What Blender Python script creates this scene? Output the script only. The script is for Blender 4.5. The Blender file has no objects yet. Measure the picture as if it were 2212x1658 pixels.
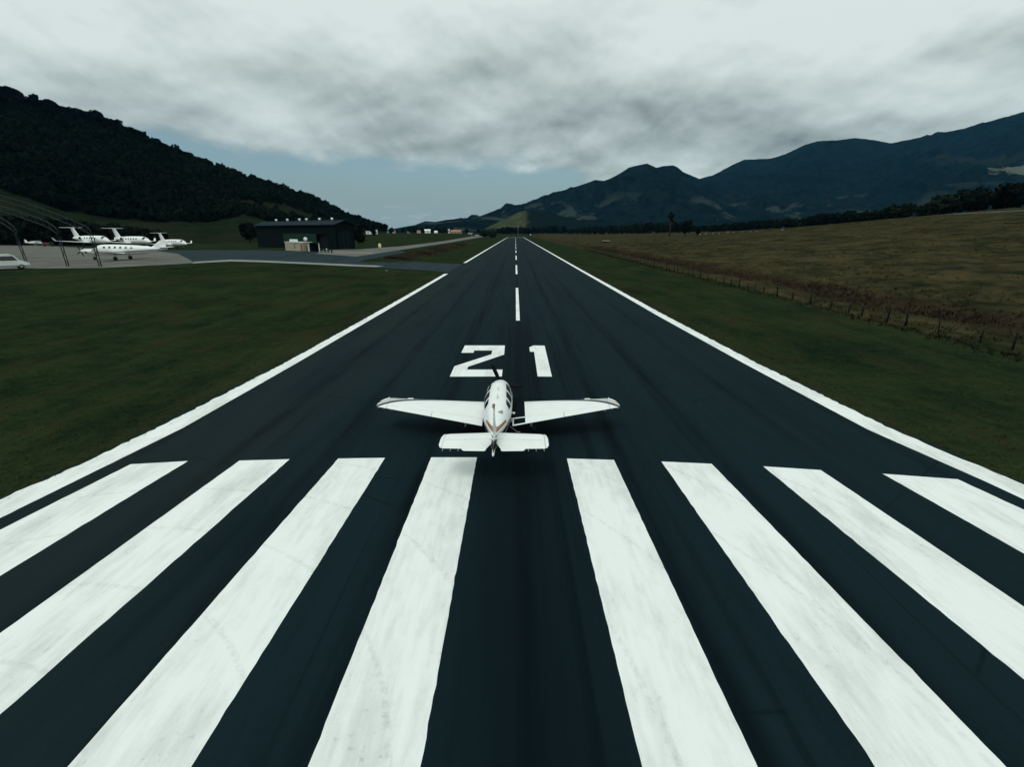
import bpy, bmesh, math, random
import numpy as np
from mathutils import Vector, Euler, Matrix, noise as mnoise

random.seed(7)
rng = np.random.default_rng(7)
S = bpy.context.scene
C = S.collection
R = math.radians
PI = math.pi

# ------------------------------------------------------------------ camera
CAM_H = 8.3
PITCH, YAW, FOC = 16.8, 0.37, 1080.0          # focal length in pixels of a 2212 px wide frame
cam_d = bpy.data.cameras.new("camera")
cam = bpy.data.objects.new("camera", cam_d)
C.objects.link(cam)
cam.location = (0, 0, CAM_H)
cam.rotation_euler = (R(90 - PITCH), 0, R(YAW))
cam_d.sensor_width = 36.0
cam_d.lens = 36.0 * FOC / 2212.0
cam_d.clip_start = 0.1
cam_d.clip_end = 40000
S.camera = cam
CAMR = Euler((R(90 - PITCH), 0, R(YAW))).to_matrix()
CAMP = Vector((0, 0, CAM_H))

S.view_settings.view_transform = 'Standard'
S.view_settings.look = 'None'
S.view_settings.exposure = 0.0
S.view_settings.gamma = 1.0
S.cycles.max_bounces = 6
S.cycles.transparent_max_bounces = 6
S.cycles.volume_bounces = 1

# ------------------------------------------------------------------ node helpers
def nd(nt, kind, **kw):
    n = nt.nodes.new(kind)
    for k, v in kw.items():
        setattr(n, k, v)
    return n
def ins(nt, node, idx, val):
    s = node.inputs[idx]
    if hasattr(val, 'is_linked'):
        nt.links.new(val, s)
    else:
        s.default_value = val
def M(nt, op, a, b=None, c=None, clamp=False):
    n = nd(nt, 'ShaderNodeMath', operation=op, use_clamp=clamp)
    ins(nt, n, 0, a)
    if b is not None: ins(nt, n, 1, b)
    if c is not None: ins(nt, n, 2, c)
    return n.outputs[0]
def MR(nt, v, a, b, c=0.0, d=1.0, smooth=True):
    n = nd(nt, 'ShaderNodeMapRange', interpolation_type='SMOOTHSTEP' if smooth else 'LINEAR')
    ins(nt, n, 0, v); ins(nt, n, 1, a); ins(nt, n, 2, b); ins(nt, n, 3, c); ins(nt, n, 4, d)
    return n.outputs[0]
def MIX(nt, f, a, b):
    n = nd(nt, 'ShaderNodeMix', data_type='RGBA')
    ins(nt, n, 0, f); ins(nt, n, 6, a if hasattr(a, 'is_linked') else (*a, 1)[:4]); ins(nt, n, 7, b if hasattr(b, 'is_linked') else (*b, 1)[:4])
    return n.outputs[2]
def NOISE(nt, vec, scale, detail=4, rough=0.55, dist=0.0):
    n = nd(nt, 'ShaderNodeTexNoise')
    if vec is not None: nt.links.new(vec, n.inputs['Vector'])
    n.inputs['Scale'].default_value = scale
    n.inputs['Detail'].default_value = detail
    n.inputs['Roughness'].default_value = rough
    n.inputs['Distortion'].default_value = dist
    return n.outputs[0]
def MAPV(nt, vec, scale=(1, 1, 1), loc=(0, 0, 0)):
    n = nd(nt, 'ShaderNodeMapping')
    nt.links.new(vec, n.inputs[0])
    n.inputs[1].default_value = loc
    n.inputs[3].default_value = scale
    return n.outputs[0]

# ------------------------------------------------------------------ sky and sun
SUN_EL, SUN_AZ = 58.0, 205.0        # high, a little behind the camera, veiled by cloud
def build_world():
    w = bpy.data.worlds.new("World")
    S.world = w
    w.use_nodes = True
    nt = w.node_tree
    nt.nodes.clear()
    tc = nd(nt, 'ShaderNodeTexCoord')
    d = tc.outputs['Generated']
    sep = nd(nt, 'ShaderNodeSeparateXYZ'); nt.links.new(d, sep.inputs[0])
    x, y, z = sep.outputs
    sky = nd(nt, 'ShaderNodeTexSky', sky_type='NISHITA')
    sky.sun_disc = False
    sky.sun_elevation = R(SUN_EL)
    sky.sun_rotation = R(SUN_AZ)
    sky.air_density = 1.0; sky.dust_density = 2.5; sky.ozone_density = 1.5
    # cloud layer: direction projected on a flat ceiling, softened towards the horizon
    def ceiling(dz):
        zz = M(nt, 'MAXIMUM', M(nt, 'ADD', z, dz), 0.0)
        den = M(nt, 'ADD', zz, 0.30)
        comb = nd(nt, 'ShaderNodeCombineXYZ')
        nt.links.new(M(nt, 'DIVIDE', x, den), comb.inputs[0]); nt.links.new(M(nt, 'DIVIDE', y, den), comb.inputs[1])
        comb.inputs[2].default_value = 3.7
        return comb.outputs[0]
    P = ceiling(0.0); Pu = ceiling(0.015); Pu2 = ceiling(0.036)
    def puff(p): return NOISE(nt, MAPV(nt, p, (1.0, 0.80, 1), (7.3, 2.2, 0)), 2.2, 8, 0.50, 0.10)
    def lump(p): return NOISE(nt, MAPV(nt, p, (1.15, 1.3, 1), (3.1, 1.6, 0)), 0.8, 3, 0.45, 0.2)
    big = lump(P); mid = puff(P)
    fine = NOISE(nt, MAPV(nt, P, (1.0, 0.9, 1), (1.3, 9.2, 0)), 6.0, 7, 0.55, 0.1)
    # tops of the puffs catch the light, their undersides are in shade
    relief = M(nt, 'ADD', M(nt, 'MULTIPLY', M(nt, 'SUBTRACT', mid, puff(Pu)), 1.5), M(nt, 'MULTIPLY', M(nt, 'SUBTRACT', big, lump(Pu2)), 1.1))
    t = M(nt, 'ADD', M(nt, 'MULTIPLY', big, 0.50), M(nt, 'MULTIPLY', mid, 0.66))
    t = M(nt, 'ADD', t, M(nt, 'MULTIPLY', fine, 0.12))
    t = MR(nt, t, 0.41, 0.79, 0, 1, False)
    t = M(nt, 'ADD', t, relief)
    # the cloud is brighter overhead and thicker (darker) towards its far edge
    hi = MR(nt, z, 0.10, 0.36)
    t = M(nt, 'ADD', M(nt, 'MULTIPLY', t, 0.85), M(nt, 'MULTIPLY', hi, 0.32))
    t = M(nt, 'ADD', t, 0.02, clamp=True)
    ramp = nd(nt, 'ShaderNodeValToRGB')
    nt.links.new(t, ramp.inputs[0])
    e = ramp.color_ramp.elements
    e[0].position = 0.0; e[0].color = (0.180, 0.218, 0.216, 1)
    e[1].position = 1.0; e[1].color = (0.735, 0.815, 0.790, 1)
    for p, c in ((0.3, (0.340, 0.398, 0.387)), (0.6, (0.508, 0.582, 0.563)), (0.8, (0.625, 0.708, 0.685))):
        k = ramp.color_ramp.elements.new(p); k.color = (*c, 1)
    cloud10 = nd(nt, 'ShaderNodeVectorMath', operation='SCALE')
    nt.links.new(ramp.outputs[0], cloud10.inputs[0]); cloud10.inputs[3].default_value = 10.0
    # clear gap low in the sky, left of and straight ahead
    edge = M(nt, 'ADD', z, M(nt, 'MULTIPLY', M(nt, 'SUBTRACT', mid, 0.5), 0.075))
    edge = M(nt, 'ADD', edge, M(nt, 'MULTIPLY', M(nt, 'SUBTRACT', fine, 0.5), 0.06))
    right = MR(nt, x, 0.02, 0.36)
    thr = M(nt, 'SUBTRACT', 0.113, M(nt, 'MULTIPLY', right, 0.10))
    thr = M(nt, 'ADD', thr, M(nt, 'MULTIPLY', MR(nt, x, -0.12, -0.42), 0.022))
    cov = MR(nt, M(nt, 'SUBTRACT', edge, thr), -0.012, 0.020)
    # small far cumulus and a pale veil near the horizon
    comb2 = nd(nt, 'ShaderNodeCombineXYZ')
    nt.links.new(M(nt, 'MULTIPLY', x, 13.0), comb2.inputs[0]); nt.links.new(M(nt, 'MULTIPLY', z, 48.0), comb2.inputs[1]); nt.links.new(M(nt, 'MULTIPLY', y, 6.0), comb2.inputs[2])
    low = NOISE(nt, comb2.outputs[0], 1.0, 5, 0.55, 0.1)
    lowm = M(nt, 'MULTIPLY', MR(nt, low, 0.53, 0.72), MR(nt, z, 0.062, 0.03))
    skyc = nd(nt, 'ShaderNodeVectorMath', operation='MULTIPLY')
    nt.links.new(sky.outputs[0], skyc.inputs[0]); skyc.inputs[1].default_value = (1.00, 1.13, 1.04)
    air = MIX(nt, MR(nt, z, 0.11, 0.02, 0.25, 0.9), skyc.outputs[0], (3.0, 4.0, 4.2))
    clear = MIX(nt, M(nt, 'MULTIPLY', lowm, 0.7), air, (5.0, 5.8, 5.7))
    col = MIX(nt, cov, clear, cloud10.outputs[0])
    bg = nd(nt, 'ShaderNodeBackground')
    nt.links.new(col, bg.inputs[0]); bg.inputs[1].default_value = 0.1
    out = nd(nt, 'ShaderNodeOutputWorld')
    nt.links.new(bg.outputs[0], out.inputs[0])
build_world()
sun_d = bpy.data.lights.new("sun", 'SUN')
sun_d.energy = 1.1
sun_d.angle = R(22)
sun_d.color = (1.0, 0.97, 0.92)
sun = bpy.data.objects.new("sun", sun_d)
C.objects.link(sun)
_az = R(SUN_AZ)
_sd = Vector((math.sin(_az) * math.cos(R(SUN_EL)), math.cos(_az) * math.cos(R(SUN_EL)), math.sin(R(SUN_EL))))
sun.rotation_euler = _sd.to_track_quat('Z', 'Y').to_euler()

# ------------------------------------------------------------------ materials
def new_mat(name):
    m = bpy.data.materials.new(name)
    m.use_nodes = True
    nt = m.node_tree
    b = nt.nodes['Principled BSDF']
    return m, nt, b
def pmat(name, col, rough=0.6, var=0.12, scale=3.0, metal=0.0, bump=0.0, spec=0.5, bscale=None):
    """plain procedural paint / plaster / metal: base colour broken up by noise, optional bump"""
    m, nt, b = new_mat(name)
    tc = nd(nt, 'ShaderNodeTexCoord')
    n = NOISE(nt, tc.outputs['Object'], scale, 5, 0.6)
    f = MR(nt, n, 0.3, 0.7)
    dark = tuple(c * (1 - var) for c in col); lite = tuple(min(1, c * (1 + var)) for c in col)
    nt.links.new(MIX(nt, f, dark, lite), b.inputs['Base Color'])
    b.inputs['Roughness'].default_value = rough
    b.inputs['Metallic'].default_value = metal
    b.inputs['Specular IOR Level'].default_value = spec
    if bump:
        bp = nd(nt, 'ShaderNodeBump'); bp.inputs['Strength'].default_value = bump
        nt.links.new(NOISE(nt, tc.outputs['Object'], bscale or scale * 6, 4), bp.inputs['Height'])
        nt.links.new(bp.outputs[0], b.inputs['Normal'])
    return m
WHITE = (0.82, 0.86, 0.84)
MAT = {
 'white': pmat('white_paint', WHITE, 0.35, 0.03, 2.0),
 'offwhite': pmat('off_white_paint', (0.70, 0.74, 0.71), 0.45, 0.06, 1.5),
 'black': pmat('black_paint', (0.008, 0.010, 0.012), 0.6, 0.2, 6, spec=0.08),
 'glass': pmat('dark_glass', (0.02, 0.032, 0.034), 0.12, 0.1, 3),
 'brown': pmat('brown_paint', (0.24, 0.115, 0.065), 0.5, 0.15, 8),
 'grey': pmat('grey_metal', (0.28, 0.31, 0.31), 0.5, 0.15, 5, 0.3),
 'steel': pmat('dull_steel', (0.015, 0.026, 0.027), 0.8, 0.25, 4, 0.0, spec=0.15),
 'rubber': pmat('tyre_rubber', (0.012, 0.013, 0.014), 0.8, 0.2, 10),
 'walk': pmat('non_slip_walkway', (0.006, 0.009, 0.011), 1.0, 0.25, 30, bump=0.3, spec=0.02),
 'beige': pmat('beige_render', (0.36, 0.32, 0.235), 0.8, 0.12, 1.2),
 'green': pmat('green_panel', (0.010, 0.034, 0.022), 0.8, 0.2, 0.8, spec=0.1),
 'greenpaint': pmat('green_paint', (0.02, 0.16, 0.07), 0.6, 0.1, 3),
 'yellow': pmat('yellow_paint', (0.72, 0.62, 0.20), 0.5, 0.1, 2),
 'orange': pmat('orange_tiles', (0.36, 0.15, 0.07), 0.8, 0.2, 0.8),
 'red': pmat('red_paint', (0.12, 0.02, 0.02), 0.5, 0.2, 3),
 'darkwood': pmat('weathered_post_wood', (0.011, 0.016, 0.013), 1.0, 0.35, 5, bump=0.4, spec=0.0),
 'bark': pmat('bark', (0.018, 0.016, 0.012), 0.95, 0.4, 3, bump=0.5),
 'darkwall': pmat('dark_hangar_sheet', (0.006, 0.013, 0.015), 0.9, 0.2, 0.4, spec=0.05),
 'tileroof': pmat('grey_roof_sheet', (0.10, 0.12, 0.12), 0.7, 0.2, 0.5),
}
def leaf_mat(name, c1, c2, scale=0.25):
    m, nt, b = new_mat(name)
    tc = nd(nt, 'ShaderNodeTexCoord'); g = nd(nt, 'ShaderNodeNewGeometry')
    n = NOISE(nt, g.outputs['Position'], scale, 4, 0.65)
    n2 = NOISE(nt, g.outputs['Position'], scale * 0.12, 2, 0.5)
    f = MR(nt, M(nt, 'ADD', M(nt, 'MULTIPLY', n, 0.6), M(nt, 'MULTIPLY', n2, 0.4)), 0.36, 0.64)
    nt.links.new(MIX(nt, f, c1, c2), b.inputs['Base Color'])
    b.inputs['Roughness'].default_value = 0.85
    b.inputs['Specular IOR Level'].default_value = 0.0
    return m
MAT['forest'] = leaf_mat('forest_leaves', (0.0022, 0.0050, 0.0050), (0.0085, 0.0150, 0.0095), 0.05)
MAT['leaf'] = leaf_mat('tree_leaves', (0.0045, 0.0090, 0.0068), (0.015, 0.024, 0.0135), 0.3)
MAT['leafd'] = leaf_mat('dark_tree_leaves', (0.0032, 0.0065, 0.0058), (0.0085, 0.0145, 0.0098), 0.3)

# ------------------------------------------------------------------ object helpers
def link(o, parent=None):
    C.objects.link(o)
    if parent is not None: o.parent = parent
    return o
def tag(o, label=None, cat=None, group=None, kind=None):
    if label: o['label'] = label
    if cat: o['category'] = cat
    if group: o['group'] = group
    if kind: o['kind'] = kind
    return o
def empty(name, loc, rz=0.0, label=None, cat=None, group=None):
    o = bpy.data.objects.new(name, None)
    o.empty_display_size = 0.3
    o.location = loc; o.rotation_euler = (0, 0, rz)
    link(o)
    return tag(o, label, cat, group)
def copy_tree(o, parent=None):
    c = o.copy(); C.objects.link(c)
    if parent is not None: c.parent = parent
    for ch in list(o.children):
        copy_tree(ch, c)
    return c
class MB:
    """collects simple shapes and links them as one mesh object"""
    def __init__(s): s.v = []; s.f = []; s.sm = []
    def add(s, vs, fs, smooth=False):
        k = len(s.v); s.v += [tuple(p) for p in vs]
        s.f += [tuple(i + k for i in f) for f in fs]; s.sm += [smooth] * len(fs)
        return s
    def box(s, x0, x1, y0, y1, z0, z1, b=0.0):
        if b <= 0:
            vs = [(x, y, z) for z in (z0, z1) for y in (y0, y1) for x in (x0, x1)]
            return s.add(vs, [(0, 2, 3, 1), (4, 5, 7, 6), (0, 1, 5, 4), (2, 6, 7, 3), (0, 4, 6, 2), (1, 3, 7, 5)])
        bm = bmesh.new(); bmesh.ops.create_cube(bm, size=1)
        for v in bm.verts:
            v.co = Vector(((x0 + x1) / 2 + v.co.x * (x1 - x0), (y0 + y1) / 2 + v.co.y * (y1 - y0), (z0 + z1) / 2 + v.co.z * (z1 - z0)))
        bmesh.ops.bevel(bm, geom=bm.edges[:], offset=b, segments=2, affect='EDGES')
        return s.bm(bm)
    def bm(s, bm, smooth=False):
        bm.verts.index_update()
        s.add([v.co[:] for v in bm.verts], [[v.index for v in f.verts] for f in bm.faces], smooth); bm.free(); return s
    def tube(s, pts, r, n=8, caps=True, smooth=True):
        pts = [Vector(p) for p in pts]
        rs = r if isinstance(r, (list, tuple)) else [r] * len(pts)
        vs = []
        for i, p in enumerate(pts):
            t = (pts[min(i + 1, len(pts) - 1)] - pts[max(i - 1, 0)]).normalized()
            a = Vector((0, 0, 1)) if abs(t.z) < 0.9 else Vector((1, 0, 0))
            u = t.cross(a).normalized(); w = t.cross(u)
            for k in range(n):
                q = 2 * PI * k / n
                vs.append(p + (u * math.cos(q) + w * math.sin(q)) * rs[i])
        fs = []
        for i in range(len(pts) - 1):
            for k in range(n):
                fs.append((i * n + k, i * n + (k + 1) % n, (i + 1) * n + (k + 1) % n, (i + 1) * n + k))
        s.add(vs, fs, smooth)
        if caps:
            k0 = len(s.v) - len(vs)
            s.f += [tuple(k0 + k for k in range(n))[::-1], tuple(k0 + (len(pts) - 1) * n + k for k in range(n))]; s.sm += [False, False]
        return s
    def ring(s, c, axis, r, w, n=20, prof=((0.55, -1), (0.9, -1), (1, -0.6), (1, 0.6), (0.9, 1), (0.55, 1))):
        """wheel-like solid of revolution; prof = (radius fraction, half-width fraction)"""
        c = Vector(c); ax = Vector(axis).normalized()
        a = Vector((0, 0, 1)) if abs(ax.z) < 0.9 else Vector((1, 0, 0))
        u = ax.cross(a).normalized(); v = ax.cross(u)
        m = len(prof); vs = []
        for k in range(n):
            q = 2 * PI * k / n
            for (fr, fw) in prof:
                vs.append(c + (u * math.cos(q) + v * math.sin(q)) * r * fr + ax * w * 0.5 * fw)
        fs = [(k * m + j, k * m + j + 1, ((k + 1) % n) * m + j + 1, ((k + 1) % n) * m + j) for k in range(n) for j in range(m - 1)]
        s.add(vs, fs, True)
        k0 = len(s.v) - len(vs)
        s.f += [tuple(k0 + k * m for k in range(n)), tuple(k0 + k * m + m - 1 for k in range(n))[::-1]]; s.sm += [False, False]
        return s
    def build(s, name, mat, parent=None, loc=None, ngon_fix=True):
        me = bpy.data.meshes.new(name)
        me.from_pydata(s.v, [], s.f)
        if ngon_fix:
            bm = bmesh.new(); bm.from_mesh(me)
            bmesh.ops.recalc_face_normals(bm, faces=bm.faces)
            bm.to_mesh(me); bm.free()
            if len(s.sm) == len(me.polygons):
                me.polygons.foreach_set('use_smooth', s.sm)
        me.materials.append(mat if not isinstance(mat, str) else MAT[mat])
        o = bpy.data.objects.new(name, me)
        if loc: o.location = loc
        return link(o, parent)
def np_mesh(name, V, F, mat, parent=None, smooth=False):
    """fast mesh from arrays; F has a fixed face size"""
    V = np.asarray(V, dtype=np.float32); F = np.asarray(F, dtype=np.int32)
    me = bpy.data.meshes.new(name)
    k = F.shape[1]
    me.vertices.add(len(V)); me.vertices.foreach_set('co', V.ravel())
    me.loops.add(F.size); me.loops.foreach_set('vertex_index', F.ravel())
    me.polygons.add(len(F))
    me.polygons.foreach_set('loop_start', np.arange(0, F.size, k, dtype=np.int32))
    me.polygons.foreach_set('loop_total', np.full(len(F), k, dtype=np.int32))
    me.polygons.foreach_set('use_smooth', np.full(len(F), smooth))
    me.update(calc_edges=True); me.validate()
    me.materials.append(mat if not isinstance(mat, str) else MAT[mat])
    return link(bpy.data.objects.new(name, me), parent)

# ------------------------------------------------------------------ terrain
def sm(t):
    t = np.clip(t, 0, 1); return t * t * (3 - 2 * t)
def T(X, Y):
    """height of the ground: flat along the runway, a low bank to the apron on the left, a pasture that climbs on the right"""
    X = np.asarray(X, float); Y = np.asarray(Y, float)
    a = -X
    z = 2.7 * sm((a - 19) / 50.0)
    z = z + 5.0 * sm((Y - 300) / 400.0) * sm((a - 35) / 40.0)
    d = X - 27
    r = np.where(d < 0, 0, np.where(d < 12, d * d / 24.0, d - 6))
    r = np.where(r > 190, 190 + (r - 190) * 0.15, r)
    z = z + 0.088 * r * np.interp(Y, [-50, 170, 240, 317, 382, 500, 640, 1100], [1.12, 1.16, 1.13, .95, .79, .63, .49, .44])
    z = z - 0.75 * np.exp(-((X - 42.5) / 2.6) ** 2) * (0.8 + 0.2 * np.sin(Y * 0.13))          # gully beyond the fence
    bank = np.exp(-((X + 35) / 3.0) ** 2) * sm((Y - 146) / 14) * (1 - sm((Y - 330) / 90))
    z = z + 0.7 * bank * (0.7 + 0.3 * np.sin(Y * 0.31))                                           # brown bank by the road
    z = z + 5.0 * sm((Y - 985) / 110.0) * (1 - sm((a - 35) / 40.0)) * (1 - 0.6 * sm((X - 60) / 100))
    return z
def t1(x, y): return float(T(x, y))
def ray(px, py):
    return CAMR @ Vector(((px - 1106) / FOC, -(py - 829) / FOC, -1.0))
def W(px, py, depth):
    return CAMP + ray(px, py) * depth
def at(px, py, lift=0.0):
    r = ray(px, py); q = CAMP.copy(); k = 3.0
    lo = 0
    while k < 4000:
        q = CAMP + r * k
        if q.z <= t1(q.x, q.y):
            hi = k
            for _ in range(30):
                mid = (lo + hi) / 2; q = CAMP + r * mid
                if q.z <= t1(q.x, q.y): hi = mid
                else: lo = mid
            return Vector((q.x, q.y, t1(q.x, q.y) + lift))
        lo = k; k *= 1.01
    return Vector((q.x, q.y, t1(q.x, q.y) + lift))
def G(px, py):
    r = ray(px, py); k = CAM_H / -r.z
    q = CAMP + r * k
    return q.x, q.y

def axis_steps(pts):
    out = []
    for (a, b, st) in pts:
        n = max(1, int(round((b - a) / st)))
        out += [a + (b - a) * i / n for i in range(n)]
    return out + [pts[-1][1]]
XS = np.array(axis_steps([(-9000, -1500, 700), (-1500, -400, 110), (-400, -130, 15), (-130, -17, 2.5), (-17, 18, 7), (18, 60, 1.0), (60, 260, 5), (260, 1000, 60), (1000, 9000, 700)]))
YS = np.array(axis_steps([(-400, 0, 40), (0, 320, 4), (320, 1120, 16), (1120, 3000, 150), (3000, 12000, 1000)]))
def ground_material():
    m, nt, b = new_mat('grass_ground')
    g = nd(nt, 'ShaderNodeNewGeometry'); P = g.outputs['Position']
    sep = nd(nt, 'ShaderNodeSeparateXYZ'); nt.links.new(P, sep.inputs[0])
    x, y, z = sep.outputs
    n1 = NOISE(nt, P, 0.10, 6, 0.62); n2 = NOISE(nt, P, 0.9, 5, 0.65); n3 = NOISE(nt, P, 5.0, 4, 0.7)
    st = NOISE(nt, MAPV(nt, P, (0.5, 0.06, 0.5)), 1.0, 5, 0.6)            # mowing runs along the runway
    mix = M(nt, 'ADD', M(nt, 'ADD', M(nt, 'MULTIPLY', n1, 0.36), M(nt, 'MULTIPLY', n2, 0.24)), M(nt, 'ADD', M(nt, 'MULTIPLY', st, 0.24), M(nt, 'MULTIPLY', n3, 0.16)))
    f = MR(nt, mix, 0.38, 0.62)
    green = MIX(nt, f, (0.0060, 0.0150, 0.0080), (0.0235, 0.0365, 0.0145))
    dry = MR(nt, NOISE(nt, MAPV(nt, P, (0.3, 0.09, 0.3), (4, 9, 1)), 1.0, 6, 0.7), 0.47, 0.66)
    green = MIX(nt, M(nt, 'MULTIPLY', dry, 0.75), green, (0.0260, 0.0275, 0.0135))
    # rough pasture right of the fence
    p1 = NOISE(nt, MAPV(nt, P, (0.16, 0.10, 0.2)), 1.0, 6, 0.66)
    p2 = NOISE(nt, MAPV(nt, P, (0.55, 0.35, 0.6)), 1.0, 5, 0.7)
    pf = MR(nt, M(nt, 'ADD', M(nt, 'MULTIPLY', p1, 0.55), M(nt, 'MULTIPLY', p2, 0.45)), 0.37, 0.63)
    past = MIX(nt, pf, (0.0120, 0.0180, 0.0090), (0.0610, 0.0510, 0.0250))
    wob = M(nt, 'MULTIPLY', M(nt, 'SUBTRACT', n2, 0.5), 3.0)
    xf = M(nt, 'ADD', x, wob)
    pm = MR(nt, xf, 33.0, 35.5)
    gully = M(nt, 'MULTIPLY', MR(nt, xf, 38.0, 40.5), MR(nt, xf, 47.5, 44.0))
    past = MIX(nt, M(nt, 'MULTIPLY', gully, 0.8), past, (0.034, 0.024, 0.0155))
    col = MIX(nt, pm, green, past)
    # brown bank beside the parallel road on the left
    bk = M(nt, 'MULTIPLY', M(nt, 'MULTIPLY', MR(nt, xf, -40, -37), MR(nt, xf, -30.5, -33)), MR(nt, y, 144, 158))
    bk = M(nt, 'MULTIPLY', bk, MR(nt, y, 600, 250))
    col = MIX(nt, M(nt, 'MULTIPLY', bk, MR(nt, n2, 0.3, 0.65)), col, (0.045, 0.036, 0.023))
    # earth showing along the tarmac edge
    ex = M(nt, 'ABSOLUTE', M(nt, 'SUBTRACT', x, 0.3))
    em = M(nt, 'MULTIPLY', MR(nt, ex, 18.3, 16.4), MR(nt, n3, 0.45, 0.62))
    col = MIX(nt, M(nt, 'MULTIPLY', em, 0.7), col, (0.034, 0.030, 0.020))
    nt.links.new(col, b.inputs['Base Color'])
    b.inputs['Roughness'].default_value = 1.0; b.inputs['Specular IOR Level'].default_value = 0.0
    bp = nd(nt, 'ShaderNodeBump'); bp.inputs['Strength'].default_value = 0.55; bp.inputs['Distance'].default_value = 0.25
    nt.links.new(M(nt, 'ADD', M(nt, 'MULTIPLY', n2, 0.8), M(nt, 'MULTIPLY', n3, 0.35)), bp.inputs['Height'])
    nt.links.new(bp.outputs[0], b.inputs['Normal'])
    return m
def build_ground():
    XX, YY = np.meshgrid(XS, YS)
    ZZ = T(XX, YY)
    rough = np.vectorize(lambda a, b: mnoise.noise(Vector((a * 0.16, b * 0.12, 1.3))) if 36 < a < 230 and 0 < b < 320 else 0.0)(XX, YY)
    ZZ = ZZ + 0.34 * rough - 0.02
    nx, ny = len(XS), len(YS)
    V = np.stack([XX, YY, ZZ], -1).reshape(-1, 3)
    i = np.arange(ny - 1)[:, None] * nx + np.arange(nx - 1)[None, :]
    F = np.stack([i, i + 1, i + 1 + nx, i + nx], -1).reshape(-1, 4)
    o = np_mesh('ground', V, F, ground_material(), smooth=True)
    tag(o, kind='structure')
build_ground()

# ------------------------------------------------------------------ runway
CL = 0.27
def asphalt(name, base, blue=1.0, lanes=True):
    m, nt, b = new_mat(name)
    g = nd(nt, 'ShaderNodeNewGeometry'); P = g.outputs['Position']
    sep = nd(nt, 'ShaderNodeSeparateXYZ'); nt.links.new(P, sep.inputs[0])
    x, y, z = sep.outputs
    n1 = NOISE(nt, MAPV(nt, P, (0.35, 0.05, 1)), 1.0, 5, 0.6)
    n2 = NOISE(nt, P, 9.0, 4, 0.75)
    n3 = NOISE(nt, MAPV(nt, P, (1.6, 0.12, 1)), 1.0, 5, 0.65)
    n4 = NOISE(nt, P, 60.0, 2, 0.6)
    f = M(nt, 'ADD', M(nt, 'ADD', M(nt, 'MULTIPLY', n1, 0.45), M(nt, 'MULTIPLY', n3, 0.35)), M(nt, 'ADD', M(nt, 'MULTIPLY', n2, 0.18), M(nt, 'MULTIPLY', n4, 0.16)))
    f = MR(nt, f, 0.36, 0.64)
    dark = tuple(c * 0.70 for c in base); lite = tuple(c * 1.32 for c in base)
    col = MIX(nt, f, dark, lite)
    if lanes:
        # paver lanes: a darker joint every 3.75 m and slightly different mixes either side
        wob = M(nt, 'MULTIPLY', M(nt, 'SUBTRACT', NOISE(nt, MAPV(nt, P, (0.02, 0.02, 1)), 1.0, 3), 0.5), 0.5)
        u = M(nt, 'DIVIDE', M(nt, 'ADD', M(nt, 'SUBTRACT', x, CL), wob), 3.75)
        fr = M(nt, 'ABSOLUTE', M(nt, 'SUBTRACT', M(nt, 'FRACT', M(nt, 'ADD', u, 100.0)), 0.5))
        joint = MR(nt, fr, 0.36, 0.50)
        joint = M(nt, 'MULTIPLY', joint, MR(nt, n3, 0.30, 0.60))
        lane = nd(nt, 'ShaderNodeTexWhiteNoise', noise_dimensions='1D')
        nt.links.new(M(nt, 'FLOOR', M(nt, 'ADD', u, 100.0)), lane.inputs['W'])
        col = MIX(nt, M(nt, 'MULTIPLY', joint, 0.85), col, tuple(c * 0.40 for c in base))
        col = MIX(nt, M(nt, 'MULTIPLY', lane.outputs[0], 0.16), col, tuple(c * 1.7 for c in base))
        # the outer lanes are dustier, the middle carries rubber
        ax = M(nt, 'ABSOLUTE', M(nt, 'SUBTRACT', x, CL))
        dust = M(nt, 'MULTIPLY', MR(nt, ax, 3.5, 12.5), MR(nt, n1, 0.25, 0.6))
        left = MR(nt, x, 4.0, -7.0)
        warm = MIX(nt, left, (base[0] * 1.35, base[1] * 1.35, base[2] * 1.3), (base[0] * 2.9, base[1] * 1.75, base[2] * 1.30))
        col = MIX(nt, M(nt, 'MULTIPLY', dust, 0.55), col, warm)
        tyre = NOISE(nt, MAPV(nt, P, (2.6, 0.016, 1), (2, 5, 0)), 1.0, 4, 0.6)
        tm = M(nt, 'MULTIPLY', MR(nt, tyre, 0.53, 0.66), MR(nt, ax, 13.0, 5.0))
        col = MIX(nt, M(nt, 'MULTIPLY', tm, 0.55), col, tuple(c * 0.42 for c in base))
        crack = nd(nt, 'ShaderNodeTexVoronoi', feature='DISTANCE_TO_EDGE')
        nt.links.new(MAPV(nt, P, (0.10, 0.10, 1)), crack.inputs['Vector']); crack.inputs['Scale'].default_value = 1.0
        ck = M(nt, 'MULTIPLY', MR(nt, crack.outputs['Distance'], 0.006, 0.0), MR(nt, n1, 0.50, 0.58))
        col = MIX(nt, M(nt, 'MULTIPLY', ck, 0.5), col, tuple(c * 0.4 for c in base))
        rub = MR(nt, ax, 2.6, 0.4)
        rub = M(nt, 'MULTIPLY', rub, MR(nt, y, 70, 20))
        col = MIX(nt, M(nt, 'MULTIPLY', rub, 0.55), col, tuple(c * 0.45 for c in base))
    nt.links.new(col, b.inputs['Base Color'])
    b.inputs['Roughness'].default_value = 0.92
    b.inputs['Specular IOR Level'].default_value = 0.03
    bp = nd(nt, 'ShaderNodeBump'); bp.inputs['Strength'].default_value = 0.25; bp.inputs['Distance'].default_value = 0.02
    nt.links.new(NOISE(nt, P, 45.0, 3, 0.7), bp.inputs['Height'])
    nt.links.new(bp.outputs[0], b.inputs['Normal'])
    return m
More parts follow.
